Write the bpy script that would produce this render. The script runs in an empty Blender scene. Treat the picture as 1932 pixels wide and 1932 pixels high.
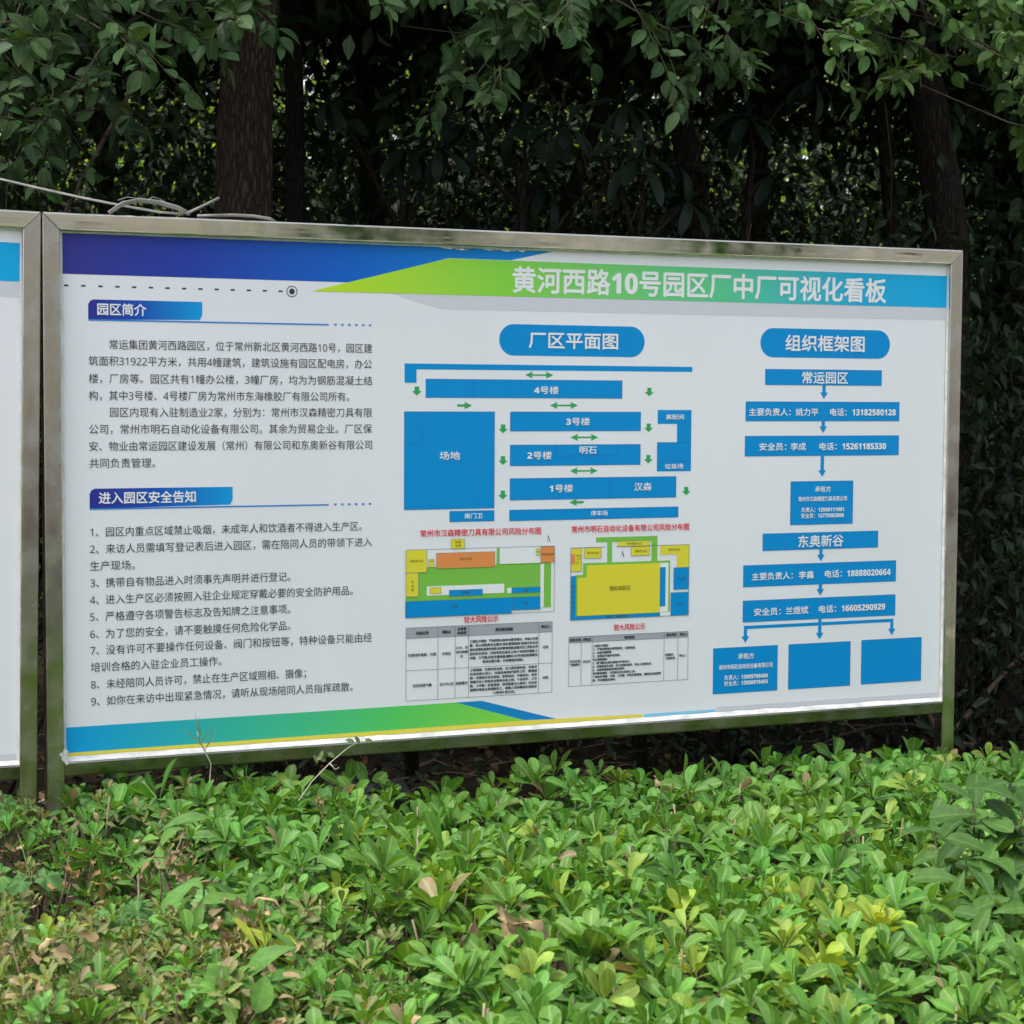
import bpy, bmesh, math, random
import numpy as np
from mathutils import Vector, Matrix, noise

random.seed(7)
rng = np.random.default_rng(7)
R = math.radians
scene = bpy.context.scene
C = scene.collection

# ---------------------------------------------------------------- camera
cd = bpy.data.cameras.new('camera')
cam = bpy.data.objects.new('camera', cd)
C.objects.link(cam)
CAM = Vector((-0.7648, -4.4294, 1.557))
RIGHT = Vector((0.91796, -0.39663, 0.00554))
UP = Vector((0.01896, 0.05783, 0.99815))
FWD = Vector((0.39622, 0.91615, -0.06061))
m3 = Matrix((RIGHT, UP, -FWD)).transposed()
cam.matrix_world = Matrix.Translation(CAM) @ m3.to_4x4()
cd.sensor_width = 36.0
cd.lens = 36.0 * 1.891
cd.dof.use_dof = True
cd.dof.focus_distance = 4.9
cd.dof.aperture_fstop = 13
cd.clip_start = 0.05
cd.clip_end = 600
scene.camera = cam

# ---------------------------------------------------------------- sky, sun, exposure
SUN_EL, SUN_AZ = R(64), R(272)          # azimuth from +Y, clockwise: high on the left, in line with the boards
world = bpy.data.worlds.new("World")
scene.world = world
world.use_nodes = True
wn = world.node_tree.nodes
wl = world.node_tree.links
sky = wn.new('ShaderNodeTexSky')
sky.sky_type = 'NISHITA'
sky.sun_disc = False
sky.sun_elevation = SUN_EL
sky.sun_rotation = SUN_AZ
sky.dust_density = 4.0
sky.air_density = 1.0
sky.ozone_density = 1.0
hs = wn.new('ShaderNodeHueSaturation')
hs.inputs['Saturation'].default_value = 0.45      # thin high cloud
bg = wn['Background']
wl.new(sky.outputs[0], hs.inputs['Color'])
wl.new(hs.outputs[0], bg.inputs['Color'])
bg.inputs['Strength'].default_value = 0.15
sd = bpy.data.lights.new('sun', 'SUN')
sd.energy = 1.3
sd.angle = R(14)
sd.color = (1.0, 0.96, 0.9)
sun = bpy.data.objects.new('sun', sd)
C.objects.link(sun)
sdir = Vector((math.sin(SUN_AZ) * math.cos(SUN_EL), math.cos(SUN_AZ) * math.cos(SUN_EL), math.sin(SUN_EL)))
sun.rotation_euler = sdir.to_track_quat('Z', 'Y').to_euler()
sun.location = (0, -3, 8)
scene.view_settings.view_transform = 'Standard'
scene.view_settings.look = 'None'
scene.view_settings.exposure = 1.28
scene.view_settings.gamma = 1.0

Z_TOP = 1.96          # top edge of the notice boards above the ground
FPX = 1.891 * 1932


def at(px, py, y):
    """point on the vertical plane Y=y seen at (px, py) of the 1932 px photograph"""
    d = RIGHT * ((px - 966) / FPX) - UP * ((py - 966) / FPX) + FWD
    return CAM + d * ((y - CAM.y) / d.y)


def at_z(px, py, z):
    d = RIGHT * ((px - 966) / FPX) - UP * ((py - 966) / FPX) + FWD
    return CAM + d * ((z - CAM.z) / d.z)


# ---------------------------------------------------------------- materials
def lin(c):
    c = c / 255.0
    return c / 12.92 if c <= 0.04045 else ((c + 0.055) / 1.055) ** 2.4


def mat(name, color, rough=0.6, metal=0.0, spec=0.5):
    m = bpy.data.materials.new(name)
    m.use_nodes = True
    b = m.node_tree.nodes['Principled BSDF']
    b.inputs['Base Color'].default_value = (*color, 1)
    b.inputs['Roughness'].default_value = rough
    b.inputs['Metallic'].default_value = metal
    b.inputs['Specular IOR Level'].default_value = spec
    return m


def nodes(m):
    return m.node_tree.nodes, m.node_tree.links, m.node_tree.nodes['Principled BSDF']


def noise_colour(m, cols, scale=(1, 1, 1), nscale=8.0, detail=6, bump=0.0, bscale=None, distort=0.0, rough=None):
    n, l, b = nodes(m)
    tc = n.new('ShaderNodeTexCoord')
    mp = n.new('ShaderNodeMapping')
    mp.inputs['Scale'].default_value = scale
    l.new(tc.outputs['Object'], mp.inputs[0])
    t = n.new('ShaderNodeTexNoise')
    t.inputs['Scale'].default_value = nscale
    t.inputs['Detail'].default_value = detail
    t.inputs['Distortion'].default_value = distort
    l.new(mp.outputs[0], t.inputs['Vector'])
    r = n.new('ShaderNodeValToRGB')
    e = r.color_ramp.elements
    while len(e) < len(cols):
        e.new(0.5)
    for k, (p, c) in enumerate(cols):
        e[k].position = p
        e[k].color = (*c, 1)
    l.new(t.outputs[0], r.inputs[0])
    l.new(r.outputs[0], b.inputs['Base Color'])
    if rough:
        mr = n.new('ShaderNodeMapRange')
        mr.inputs['To Min'].default_value, mr.inputs['To Max'].default_value = rough
        l.new(t.outputs[0], mr.inputs[0])
        l.new(mr.outputs[0], b.inputs['Roughness'])
    if bump:
        t2 = n.new('ShaderNodeTexNoise')
        t2.inputs['Scale'].default_value = bscale or nscale
        t2.inputs['Detail'].default_value = 8
        l.new(mp.outputs[0], t2.inputs['Vector'])
        bp = n.new('ShaderNodeBump')
        bp.inputs['Strength'].default_value = bump
        bp.inputs['Distance'].default_value = 0.02
        l.new(t2.outputs[0], bp.inputs['Height'])
        l.new(bp.outputs[0], b.inputs['Normal'])
    return m


INKS = {}
KI = 1 / 0.78


def ink(name, rgb, k=KI):
    if name not in INKS:
        INKS[name] = mat('ink_' + name, tuple(min(0.86, lin(c) * k) for c in rgb), 0.42, 0, 0.2)
    return INKS[name]


def ink_grad(name, stops, axis=0):
    """printed colour gradient; stops = (mm along the board, rgb)"""
    if name in INKS:
        return INKS[name]
    m = mat('ink_' + name, (1, 1, 1), 0.42, 0, 0.2)
    n, l, b = nodes(m)
    tc = n.new('ShaderNodeTexCoord')
    sp = n.new('ShaderNodeSeparateXYZ')
    l.new(tc.outputs['Object'], sp.inputs[0])
    mr = n.new('ShaderNodeMapRange')
    a, z = stops[0][0], stops[-1][0]
    mr.inputs['From Min'].default_value = a / 1000
    mr.inputs['From Max'].default_value = z / 1000
    l.new(sp.outputs[axis], mr.inputs[0])
    r = n.new('ShaderNodeValToRGB')
    e = r.color_ramp.elements
    while len(e) < len(stops):
        e.new(0.5)
    for k, (p, c) in enumerate(stops):
        e[k].position = (p - a) / (z - a)
        e[k].color = (*[min(0.86, lin(v) * KI) for v in c], 1)
    l.new(mr.outputs[0], r.inputs[0])
    l.new(r.outputs[0], b.inputs['Base Color'])
    INKS[name] = m
    return m


def leaf_mat(name, rough=0.45, trans=0.25, spec=0.4, vein=0.35, veincol=(0.30, 0.40, 0.12), tm_=(1.5, 1.3, 0.5)):
    """colour per leaf from the attribute 'tint', a paler midrib from the leaf's own UVs"""
    m = mat(name, (0.1, 0.2, 0.05), rough, 0, spec)
    n, l, b = nodes(m)
    at_ = n.new('ShaderNodeAttribute')
    at_.attribute_name = 'tint'
    uv = n.new('ShaderNodeUVMap')
    sp = n.new('ShaderNodeSeparateXYZ')
    l.new(uv.outputs[0], sp.inputs[0])
    sub = n.new('ShaderNodeMath'); sub.operation = 'SUBTRACT'; sub.inputs[1].default_value = 0.5
    l.new(sp.outputs[0], sub.inputs[0])
    ab = n.new('ShaderNodeMath'); ab.operation = 'ABSOLUTE'
    l.new(sub.outputs[0], ab.inputs[0])
    mr = n.new('ShaderNodeMapRange')
    mr.inputs['From Min'].default_value = 0.035
    mr.inputs['From Max'].default_value = 0.10
    mr.inputs['To Min'].default_value = vein
    mr.inputs['To Max'].default_value = 0.0
    l.new(ab.outputs[0], mr.inputs[0])
    # mottling over the blade
    tc = n.new('ShaderNodeTexCoord')
    nz = n.new('ShaderNodeTexNoise'); nz.inputs['Scale'].default_value = 60; nz.inputs['Detail'].default_value = 3
    l.new(tc.outputs['Object'], nz.inputs['Vector'])
    mv = n.new('ShaderNodeMapRange'); mv.inputs['From Min'].default_value = 0.3; mv.inputs['From Max'].default_value = 0.7
    mv.inputs['To Min'].default_value = 0.82; mv.inputs['To Max'].default_value = 1.18
    l.new(nz.outputs[0], mv.inputs[0])
    ml = n.new('ShaderNodeVectorMath'); ml.operation = 'SCALE'
    l.new(at_.outputs['Color'], ml.inputs[0]); l.new(mv.outputs[0], ml.inputs['Scale'])
    mx = n.new('ShaderNodeMix'); mx.data_type = 'RGBA'
    l.new(mr.outputs[0], mx.inputs[0])
    l.new(ml.outputs[0], mx.inputs[6])
    mx.inputs[7].default_value = (*veincol, 1)
    l.new(mx.outputs[2], b.inputs['Base Color'])
    if trans:
        tr = n.new('ShaderNodeBsdfTranslucent')
        tm = n.new('ShaderNodeVectorMath'); tm.operation = 'MULTIPLY'
        l.new(mx.outputs[2], tm.inputs[0]); tm.inputs[1].default_value = tm_
        l.new(tm.outputs[0], tr.inputs['Color'])
        ms = n.new('ShaderNodeMixShader'); ms.inputs[0].default_value = trans
        out = n['Material Output']
        l.new(b.outputs[0], ms.inputs[1]); l.new(tr.outputs[0], ms.inputs[2])
        l.new(ms.outputs[0], out.inputs['Surface'])
    return m


M = {}
M['panel'] = noise_colour(mat('white_panel', (0.80, 0.81, 0.84), 0.4, 0, 0.35), [(0.25, (0.80, 0.81, 0.835)), (0.6, (0.845, 0.852, 0.88))], (1, 1, 0.35), 2.5, 6, rough=(0.32, 0.5))
M['trim'] = noise_colour(mat('white_sealant', (0.85, 0.85, 0.83), 0.5), [(0.3, (0.50, 0.50, 0.46)), (0.6, (0.70, 0.70, 0.68))], (1, 1, 1), 30, 4)
M['back'] = mat('panel_back', (0.45, 0.46, 0.46), 0.6)


def steel_mat(name, stretch, c0=(0.54, 0.515, 0.43), c1=(0.68, 0.665, 0.60), r0=0.04, r1=0.28):
    """polished tube: waves along its length smear the reflections, dust dulls it in places"""
    m = mat(name, (0.55, 0.53, 0.47), 0.15, 1.0)
    n, l, b = nodes(m)
    tc = n.new('ShaderNodeTexCoord')
    mp = n.new('ShaderNodeMapping'); mp.inputs['Scale'].default_value = stretch
    l.new(tc.outputs['Object'], mp.inputs[0])
    t = n.new('ShaderNodeTexNoise'); t.inputs['Scale'].default_value = 3; t.inputs['Detail'].default_value = 7
    l.new(mp.outputs[0], t.inputs['Vector'])
    r = n.new('ShaderNodeValToRGB')
    r.color_ramp.elements[0].position = 0.3; r.color_ramp.elements[0].color = (*c0, 1)
    r.color_ramp.elements[1].position = 0.65; r.color_ramp.elements[1].color = (*c1, 1)
    l.new(t.outputs[0], r.inputs[0]); l.new(r.outputs[0], b.inputs['Base Color'])
    t3 = n.new('ShaderNodeTexNoise'); t3.inputs['Scale'].default_value = 14; t3.inputs['Detail'].default_value = 6
    l.new(tc.outputs['Object'], t3.inputs['Vector'])
    mr = n.new('ShaderNodeMapRange'); mr.inputs['From Min'].default_value = 0.35; mr.inputs['From Max'].default_value = 0.75
    mr.inputs['To Min'].default_value = r0; mr.inputs['To Max'].default_value = r1
    l.new(t3.outputs[0], mr.inputs[0]); l.new(mr.outputs[0], b.inputs['Roughness'])
    t2 = n.new('ShaderNodeTexNoise'); t2.inputs['Scale'].default_value = 5; t2.inputs['Detail'].default_value = 2
    l.new(mp.outputs[0], t2.inputs['Vector'])
    bp = n.new('ShaderNodeBump'); bp.inputs['Strength'].default_value = 0.16; bp.inputs['Distance'].default_value = 0.012
    l.new(t2.outputs[0], bp.inputs['Height']); l.new(bp.outputs[0], b.inputs['Normal'])
    return m


M['steel'] = steel_mat('steel_rail', (0.5, 4, 4))
M['steel_dim_reflection'] = steel_mat('dim_reflection_steel', (1.2, 4, 4), (0.18, 0.175, 0.14), (0.33, 0.315, 0.275), 0.15, 0.45)  # bottom rail: the hedge's dim reflection put into a darker steel colour
M['steel_post'] = steel_mat('steel_post', (4, 4, 0.5), (0.38, 0.365, 0.32), (0.56, 0.54, 0.49), 0.14, 0.42)
M['weld'] = mat('weld_seam', (0.16, 0.16, 0.11), 0.6, 0.6)


def bark_mat(name, dark, light, sc=1.0):
    m = mat(name, dark, 0.9, 0, 0.2)
    n, l, b = nodes(m)
    tc = n.new('ShaderNodeTexCoord')
    mp = n.new('ShaderNodeMapping'); mp.inputs['Scale'].default_value = (sc, sc, sc * 0.21)
    l.new(tc.outputs['Object'], mp.inputs[0])
    nz = n.new('ShaderNodeTexNoise'); nz.inputs['Scale'].default_value = 14; nz.inputs['Detail'].default_value = 4
    l.new(mp.outputs[0], nz.inputs['Vector'])
    ad = n.new('ShaderNodeVectorMath'); ad.operation = 'MULTIPLY_ADD'
    l.new(nz.outputs['Color'], ad.inputs[0]); ad.inputs[1].default_value = (0.055, 0.055, 0.055)
    l.new(mp.outputs[0], ad.inputs[2])
    v = n.new('ShaderNodeTexVoronoi'); v.feature = 'DISTANCE_TO_EDGE'; v.inputs['Scale'].default_value = 66
    l.new(ad.outputs[0], v.inputs['Vector'])
    r = n.new('ShaderNodeValToRGB')
    r.color_ramp.elements[0].position = 0.0; r.color_ramp.elements[0].color = (*dark, 1)
    r.color_ramp.elements[1].position = 0.28; r.color_ramp.elements[1].color = (*light, 1)
    l.new(v.outputs[0], r.inputs[0]); l.new(r.outputs[0], b.inputs['Base Color'])
    bp = n.new('ShaderNodeBump'); bp.inputs['Strength'].default_value = 1.0; bp.inputs['Distance'].default_value = 0.02
    l.new(v.outputs[0], bp.inputs['Height']); l.new(bp.outputs[0], b.inputs['Normal'])
    return m


M['bark'] = bark_mat('furrowed_bark', (0.017, 0.012, 0.008), (0.080, 0.057, 0.040))
M['bark_dark'] = bark_mat('dark_bark', (0.012, 0.010, 0.008), (0.04, 0.032, 0.025))
M['twig'] = noise_colour(mat('twig_bark', (0.12, 0.08, 0.05), 0.8), [(0.3, (0.07, 0.045, 0.028)), (0.7, (0.17, 0.12, 0.075))], nscale=20)
M['twig_dark'] = noise_colour(mat('dark_twig_bark', (0.04, 0.03, 0.02), 0.85), [(0.3, (0.028, 0.022, 0.014)), (0.7, (0.075, 0.058, 0.036))], nscale=20)
M['dry_twig'] = noise_colour(mat('dry_twig_bark', (0.2, 0.15, 0.1), 0.85), [(0.3, (0.13, 0.095, 0.06)), (0.7, (0.33, 0.26, 0.17))], nscale=20)
M['stem'] = noise_colour(mat('green_stem', (0.2, 0.25, 0.1), 0.7), [(0.3, (0.06, 0.085, 0.03)), (0.7, (0.15, 0.18, 0.07))], nscale=20)
M['pale_stem'] = noise_colour(mat('pale_stem', (0.5, 0.48, 0.36), 0.7), [(0.3, (0.34, 0.34, 0.22)), (0.7, (0.56, 0.54, 0.40))], nscale=20)
M['leaf_hedge'] = leaf_mat('hedge_leaf', 0.5, 0.30, 0.25, 0.36, (0.34, 0.46, 0.17))
M['leaf_tree'] = leaf_mat('tree_leaf', 0.52, 0.18, 0.2, 0.18, (0.16, 0.24, 0.08))
M['leaf_far'] = leaf_mat('far_leaf', 0.5, 0.45, 0.3, 0.0)
M['leaf_palm'] = leaf_mat('palm_leaf', 0.5, 0.1, 0.3, 0.0)
M['leaf_dead'] = leaf_mat('dead_leaf', 0.8, 0.12, 0.15, 0.3, (0.30, 0.22, 0.11), (1.1, 1.0, .7))
M['soil'] = noise_colour(mat('soil', (0.05, 0.04, 0.03), 0.95, 0, 0.1), [(0.3, (0.022, 0.017, 0.012)), (0.55, (0.055, 0.042, 0.03)), (0.75, (0.09, 0.07, 0.05))], nscale=3, detail=10, bump=0.8, bscale=12)
M['asphalt'] = noise_colour(mat('asphalt', (0.05, 0.05, 0.05), 0.9, 0, 0.2), [(0.3, (0.04, 0.04, 0.042)), (0.7, (0.075, 0.074, 0.072))], nscale=40, bump=0.3, bscale=120)
M['paving'] = noise_colour(mat('paving', (0.35, 0.33, 0.29), 0.85, 0, 0.2), [(0.3, (0.27, 0.25, 0.22)), (0.7, (0.40, 0.38, 0.33))], nscale=4, bump=0.2, bscale=60)
M['kerb'] = noise_colour(mat('kerb', (0.3, 0.3, 0.29), 0.9, 0, 0.2), [(0.3, (0.24, 0.24, 0.23)), (0.7, (0.36, 0.36, 0.34))], nscale=9)
M['render_wall'] = noise_colour(mat('beige_render', (0.76, 0.71, 0.57), 0.9, 0, 0.2), [(0.3, (0.72, 0.66, 0.52)), (0.7, (0.80, 0.75, 0.61))], nscale=0.7)
M['glass'] = mat('window_glass', (0.05, 0.06, 0.07), 0.08, 0, 0.6)
M['white_paint'] = mat('white_paint', (0.75, 0.75, 0.73), 0.5)
M['strap'] = noise_colour(mat('grey_plastic_strap', (0.28, 0.28, 0.27), 0.45, 0, 0.4), [(0.3, (0.13, 0.13, 0.12)), (0.7, (0.25, 0.25, 0.235))], nscale=25)
M['black_sheet'] = noise_colour(mat('black_plastic_sheet', (0.018, 0.02, 0.022), 0.42, 0, 0.4), [(0.3, (0.008, 0.010, 0.011)), (0.7, (0.02, 0.024, 0.025))], nscale=12)
M['berry'] = mat('green_berry', (0.28, 0.36, 0.10), 0.35, 0, 0.5)


# ---------------------------------------------------------------- object helpers
def tag(o, label=None, cat=None, group=None, kind=None):
    if label: o['label'] = label
    if cat: o['category'] = cat
    if group: o['group'] = group
    if kind: o['kind'] = kind
    return o


def empty(name, loc, label, cat, group=None, rot=(0, 0, 0)):
    o = bpy.data.objects.new(name, None)
    o.empty_display_size = 0.2
    C.objects.link(o)
    o.location = loc
    o.rotation_euler = rot
    return tag(o, label, cat, group)


def link(name, me, parent=None, off=None):
    """link a mesh; off = the parent's location when the mesh holds world coordinates"""
    o = bpy.data.objects.new(name, me)
    C.objects.link(o)
    if parent is not None:
        o.parent = parent
    if off is not None:
        me.transform(Matrix.Translation(-Vector(off)))
    return o


class MB:
    """collects polygons with material slots"""
    def __init__(self):
        self.v, self.f, self.mi, self.mats, self.smooth = [], [], [], [], []

    def slot(self, m):
        if m not in self.mats:
            self.mats.append(m)
        return self.mats.index(m)

    def add(self, verts, faces, m, smooth=False):
        b = len(self.v)
        s = self.slot(m)
        self.v.extend([tuple(p) for p in verts])
        for i, f in enumerate(faces):
            self.f.append([b + k for k in f])
            self.mi.append(s)
            self.smooth.append(smooth[i] if isinstance(smooth, list) else smooth)

    def box(self, a, b, m):
        x0, y0, z0 = a
        x1, y1, z1 = b
        self.add([(x0, y0, z0), (x1, y0, z0), (x1, y1, z0), (x0, y1, z0), (x0, y0, z1), (x1, y0, z1), (x1, y1, z1), (x0, y1, z1)],
                 [(0, 3, 2, 1), (4, 5, 6, 7), (0, 1, 5, 4), (1, 2, 6, 5), (2, 3, 7, 6), (3, 0, 4, 7)], m)

    def tube(self, pts, radii, m, n=8, flat=1.0, wob=0.0):
        pts = [Vector(p) for p in pts]
        if not hasattr(radii, '__len__'):
            radii = [radii] * len(pts)
        vs, fs = [], []
        ref = None
        for i, p in enumerate(pts):
            t = (pts[min(i + 1, len(pts) - 1)] - pts[max(i - 1, 0)])
            if t.length < 1e-9: t = Vector((0, 0, 1))
            t.normalize()
            if ref is None:
                ref = Vector((1, 0, 0)) if abs(t.x) < 0.8 else Vector((0, 1, 0))
            x = (ref - t * ref.dot(t)).normalized()
            ref = x
            y = t.cross(x)
            for k in range(n):
                a = 2 * math.pi * k / n
                w = 1.0
                if wob:
                    w = 1 + wob * noise.noise(Vector((math.cos(a) * 2 + p.x * 3, math.sin(a) * 2 + p.y * 3, p.z * 2.2)))
                vs.append(p + (x * math.cos(a) + y * math.sin(a) * flat) * radii[i] * w)
        for i in range(len(pts) - 1):
            for k in range(n):
                k2 = (k + 1) % n
                fs.append((i * n + k, i * n + k2, (i + 1) * n + k2, (i + 1) * n + k))
        fs.append(tuple(reversed(range(n))))
        fs.append(tuple(range((len(pts) - 1) * n, len(pts) * n)))
        self.add(vs, fs, m, True)

    def mesh(self, name):
        me = bpy.data.meshes.new(name)
        me.from_pydata(self.v, [], self.f)
        for m in self.mats:
            me.materials.append(m)
        me.polygons.foreach_set('material_index', self.mi)
        me.polygons.foreach_set('use_smooth', self.smooth)
        me.update()
        return me

    def build(self, name, parent=None, off=None):
        return link(name, self.mesh(name), parent, off)


# leaf templates: rows of (t along, half width), columns left / mid / right
def template(rows, fold=0.18):
    vs, uv, fs = [], [], []
    for t, w in rows:
        for s in (-1, 0, 1):
            vs.append((s * w * 0.5, t, abs(s) * w * fold))
            uv.append((0.5 + s * 0.5, t))
    for i in range(len(rows) - 1):
        a = i * 3
        fs += [(a, a + 1, a + 4, a + 3), (a + 1, a + 2, a + 5, a + 4)]
    return np.array(vs), np.array(uv), np.array(fs)


T_OBOV = template([(0, .07), (.2, .34), (.42, .72), (.64, 1.0), (.83, .93), (.95, .58), (1, .10)])
T_OBOV_LO = template([(0, .08), (.4, .70), (.75, 1.0), (1, .15)])
T_OVATE = template([(0, .08), (.10, .52), (.28, .90), (.48, 1.0), (.68, .84), (.85, .46), (.94, .16), (1, .02)], 0.14)
T_OVATE_LO = template([(0, .08), (.35, 1.0), (.7, .62), (1, .05)], 0.14)
T_LANCE = template([(0, .15), (.25, .8), (.55, 1.0), (.8, .6), (1, .04)], 0.2)
T_BLADE = template([(0, .5), (.4, 1.0), (1, .05)], 0.3)


def lobed_template():
    """a hand-shaped blade of five rounded, toothed lobes, built in rings so that it can cup and ripple"""
    n = 60
    lob = [(-2.25, .60), (-1.15, .80), (0.0, 1.0), (1.15, .80), (2.25, .60)]
    cx, cy = 0.0, 0.42
    out = []
    for k in range(n):
        a = -math.pi + 2 * math.pi * k / n               # 0 = tip
        r = .34
        for c, h in lob:
            d = abs((a - c + math.pi) % (2 * math.pi) - math.pi)
            r = max(r, .58 * h * math.cos(min(1.4, d * 1.25)) ** 0.6)
        if abs(a) > 2.9: r *= .55
        r *= 1 + .05 * (1 if k % 3 == 0 else -1)
        out.append((a, r))
    vs, uv = [(cx, cy, 0)], [(.5, .3)]
    for f in (.35, .7, 1.0):
        for a, r in out:
            x, y = r * f * math.sin(a), cy + r * f * math.cos(a)
            vs.append((x, y, .16 * abs(x) + .06 * f * math.sin(5 * a) - .10 * f * f))
            uv.append((.5 + .5 * x + (.2 if x > 0 else -.2), y))
    fs = [(0, 1 + k, 1 + (k + 1) % n, 1 + (k + 1) % n) for k in range(n)]
    for q in (0, 1):
        b = 1 + q * n
        for k in range(n):
            k2 = (k + 1) % n
            fs.append((b + k, b + n + k, b + n + k2, b + n + k2))
            fs.append((b + k, b + n + k2, b + k2, b + k2))
    return np.array(vs), np.array(uv), fs


class Leaves:
    def __init__(self):
        self.p, self.d, self.n, self.l, self.w, self.c, self.k = [], [], [], [], [], [], []

    def add(self, p, d, n, l, w, c, k=0.15):
        self.p.append(tuple(p)); self.d.append(tuple(d)); self.n.append(tuple(n))
        self.l.append(l); self.w.append(w); self.c.append(tuple(c)); self.k.append(k)

    def extend(self, p, d, n, l, w, c, k):
        self.p.extend(p.tolist()); self.d.extend(d.tolist()); self.n.extend(n.tolist())
        self.l.extend(l.tolist()); self.w.extend(w.tolist()); self.c.extend(c.tolist()); self.k.extend(k.tolist())

    def build(self, name, tpl, m, parent=None, off=None, smooth=True, crumple=0.0):
        tv, tuv, tf = tpl
        P = np.array(self.p, float); D = np.array(self.d, float); N = np.array(self.n, float)
        if off is not None:
            P = P - np.array(off, float)
        L = np.array(self.l)[:, None, None]; W = np.array(self.w)[:, None, None]; K = np.array(self.k)[:, None, None]
        D /= np.linalg.norm(D, axis=1, keepdims=True) + 1e-9
        X = np.cross(D, N); X /= np.linalg.norm(X, axis=1, keepdims=True) + 1e-9
        Z = np.cross(X, D)
        t = tv[None, :, 1:2]
        ang = K * 2.0 * t
        along = t * np.cos(ang * 0.6)
        drop = -t * np.sin(ang * 0.6)
        V = P[:, None, :] + X[:, None, :] * (tv[None, :, 0:1] * W) + D[:, None, :] * (along * L) + Z[:, None, :] * (drop * L + tv[None, :, 2:3] * W)
        n, nv = V.shape[0], V.shape[1]
        if crumple:
            V += rng.normal(0, crumple, V.shape) * L
        F = np.array([list(f) for f in tf])
        tri = F.shape[1] == 4 and np.any(F[:, 2] == F[:, 3])
        if tri:
            F = F[:, :3]
        nc = F.shape[1]
        faces = (F[None] + (np.arange(n) * nv)[:, None, None]).reshape(-1)
        nf = n * F.shape[0]
        me = bpy.data.meshes.new(name)
        me.vertices.add(n * nv)
        me.vertices.foreach_set('co', V.reshape(-1).astype(np.float32))
        me.loops.add(nf * nc)
        me.polygons.add(nf)
        me.polygons.foreach_set('loop_start', np.arange(0, nf * nc, nc, dtype=np.int32))
        me.loops.foreach_set('vertex_index', faces.astype(np.int32))
        me.polygons.foreach_set('use_smooth', np.full(nf, smooth, dtype=bool))
        uvl = me.uv_layers.new(name='UVMap')
        uvl.data.foreach_set('uv', np.tile(tuv[F.reshape(-1)], (n, 1)).reshape(-1).astype(np.float32))
        ca = me.attributes.new('tint', 'FLOAT_COLOR', 'POINT')
        col = np.ones((n, nv, 4)); col[:, :, :3] = np.array(self.c)[:, None, :]
        ca.data.foreach_set('color', col.reshape(-1).astype(np.float32))
        me.materials.append(m)
        me.update()
        me.validate()
        return link(name, me, parent)


def rnd_dirs(n):
    v = rng.normal(size=(n, 3))
    return v / np.linalg.norm(v, axis=1, keepdims=True)


def jit(c, n, amt=0.25):
    """n colours around c: brightness and a little hue"""
    c = np.array(c)
    b = np.exp(rng.normal(0, amt, (n, 1)))
    h = 1 + rng.normal(0, amt * 0.3, (n, 3))
    return np.clip(c[None] * b * h, 0.004, 0.8)


# ================================================================ ground, road and what faces the boards
def sheet(name, x0, x1, y0, y1, z, m):
    b = MB()
    b.add([(x0, y0, z), (x1, y0, z), (x1, y1, z), (x0, y1, z)], [(0, 1, 2, 3)], m)
    return tag(b.build(name), kind='structure')


sheet('ground', -300, 300, -300, 300, 0, M['soil'])
b = MB(); b.box((-60, -6.0, -0.05), (60, -3.3, 0.10), M['paving'])
tag(b.build('pavement'), kind='structure')
b = MB(); b.box((-60, -6.16, -0.05), (60, -6.0, 0.104), M['kerb'])
tag(b.build('kerb'), kind='structure')
sheet('road', -60, 60, -16, -6.16, 0.004, M['asphalt'])

# ================================================================ notice boards
FW = 0.040            # tube width of the frame
BW, BH = 2.500, 1.283
PY = 0.020            # printed face behind the front of the frame
LAYER = 0.0004


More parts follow.
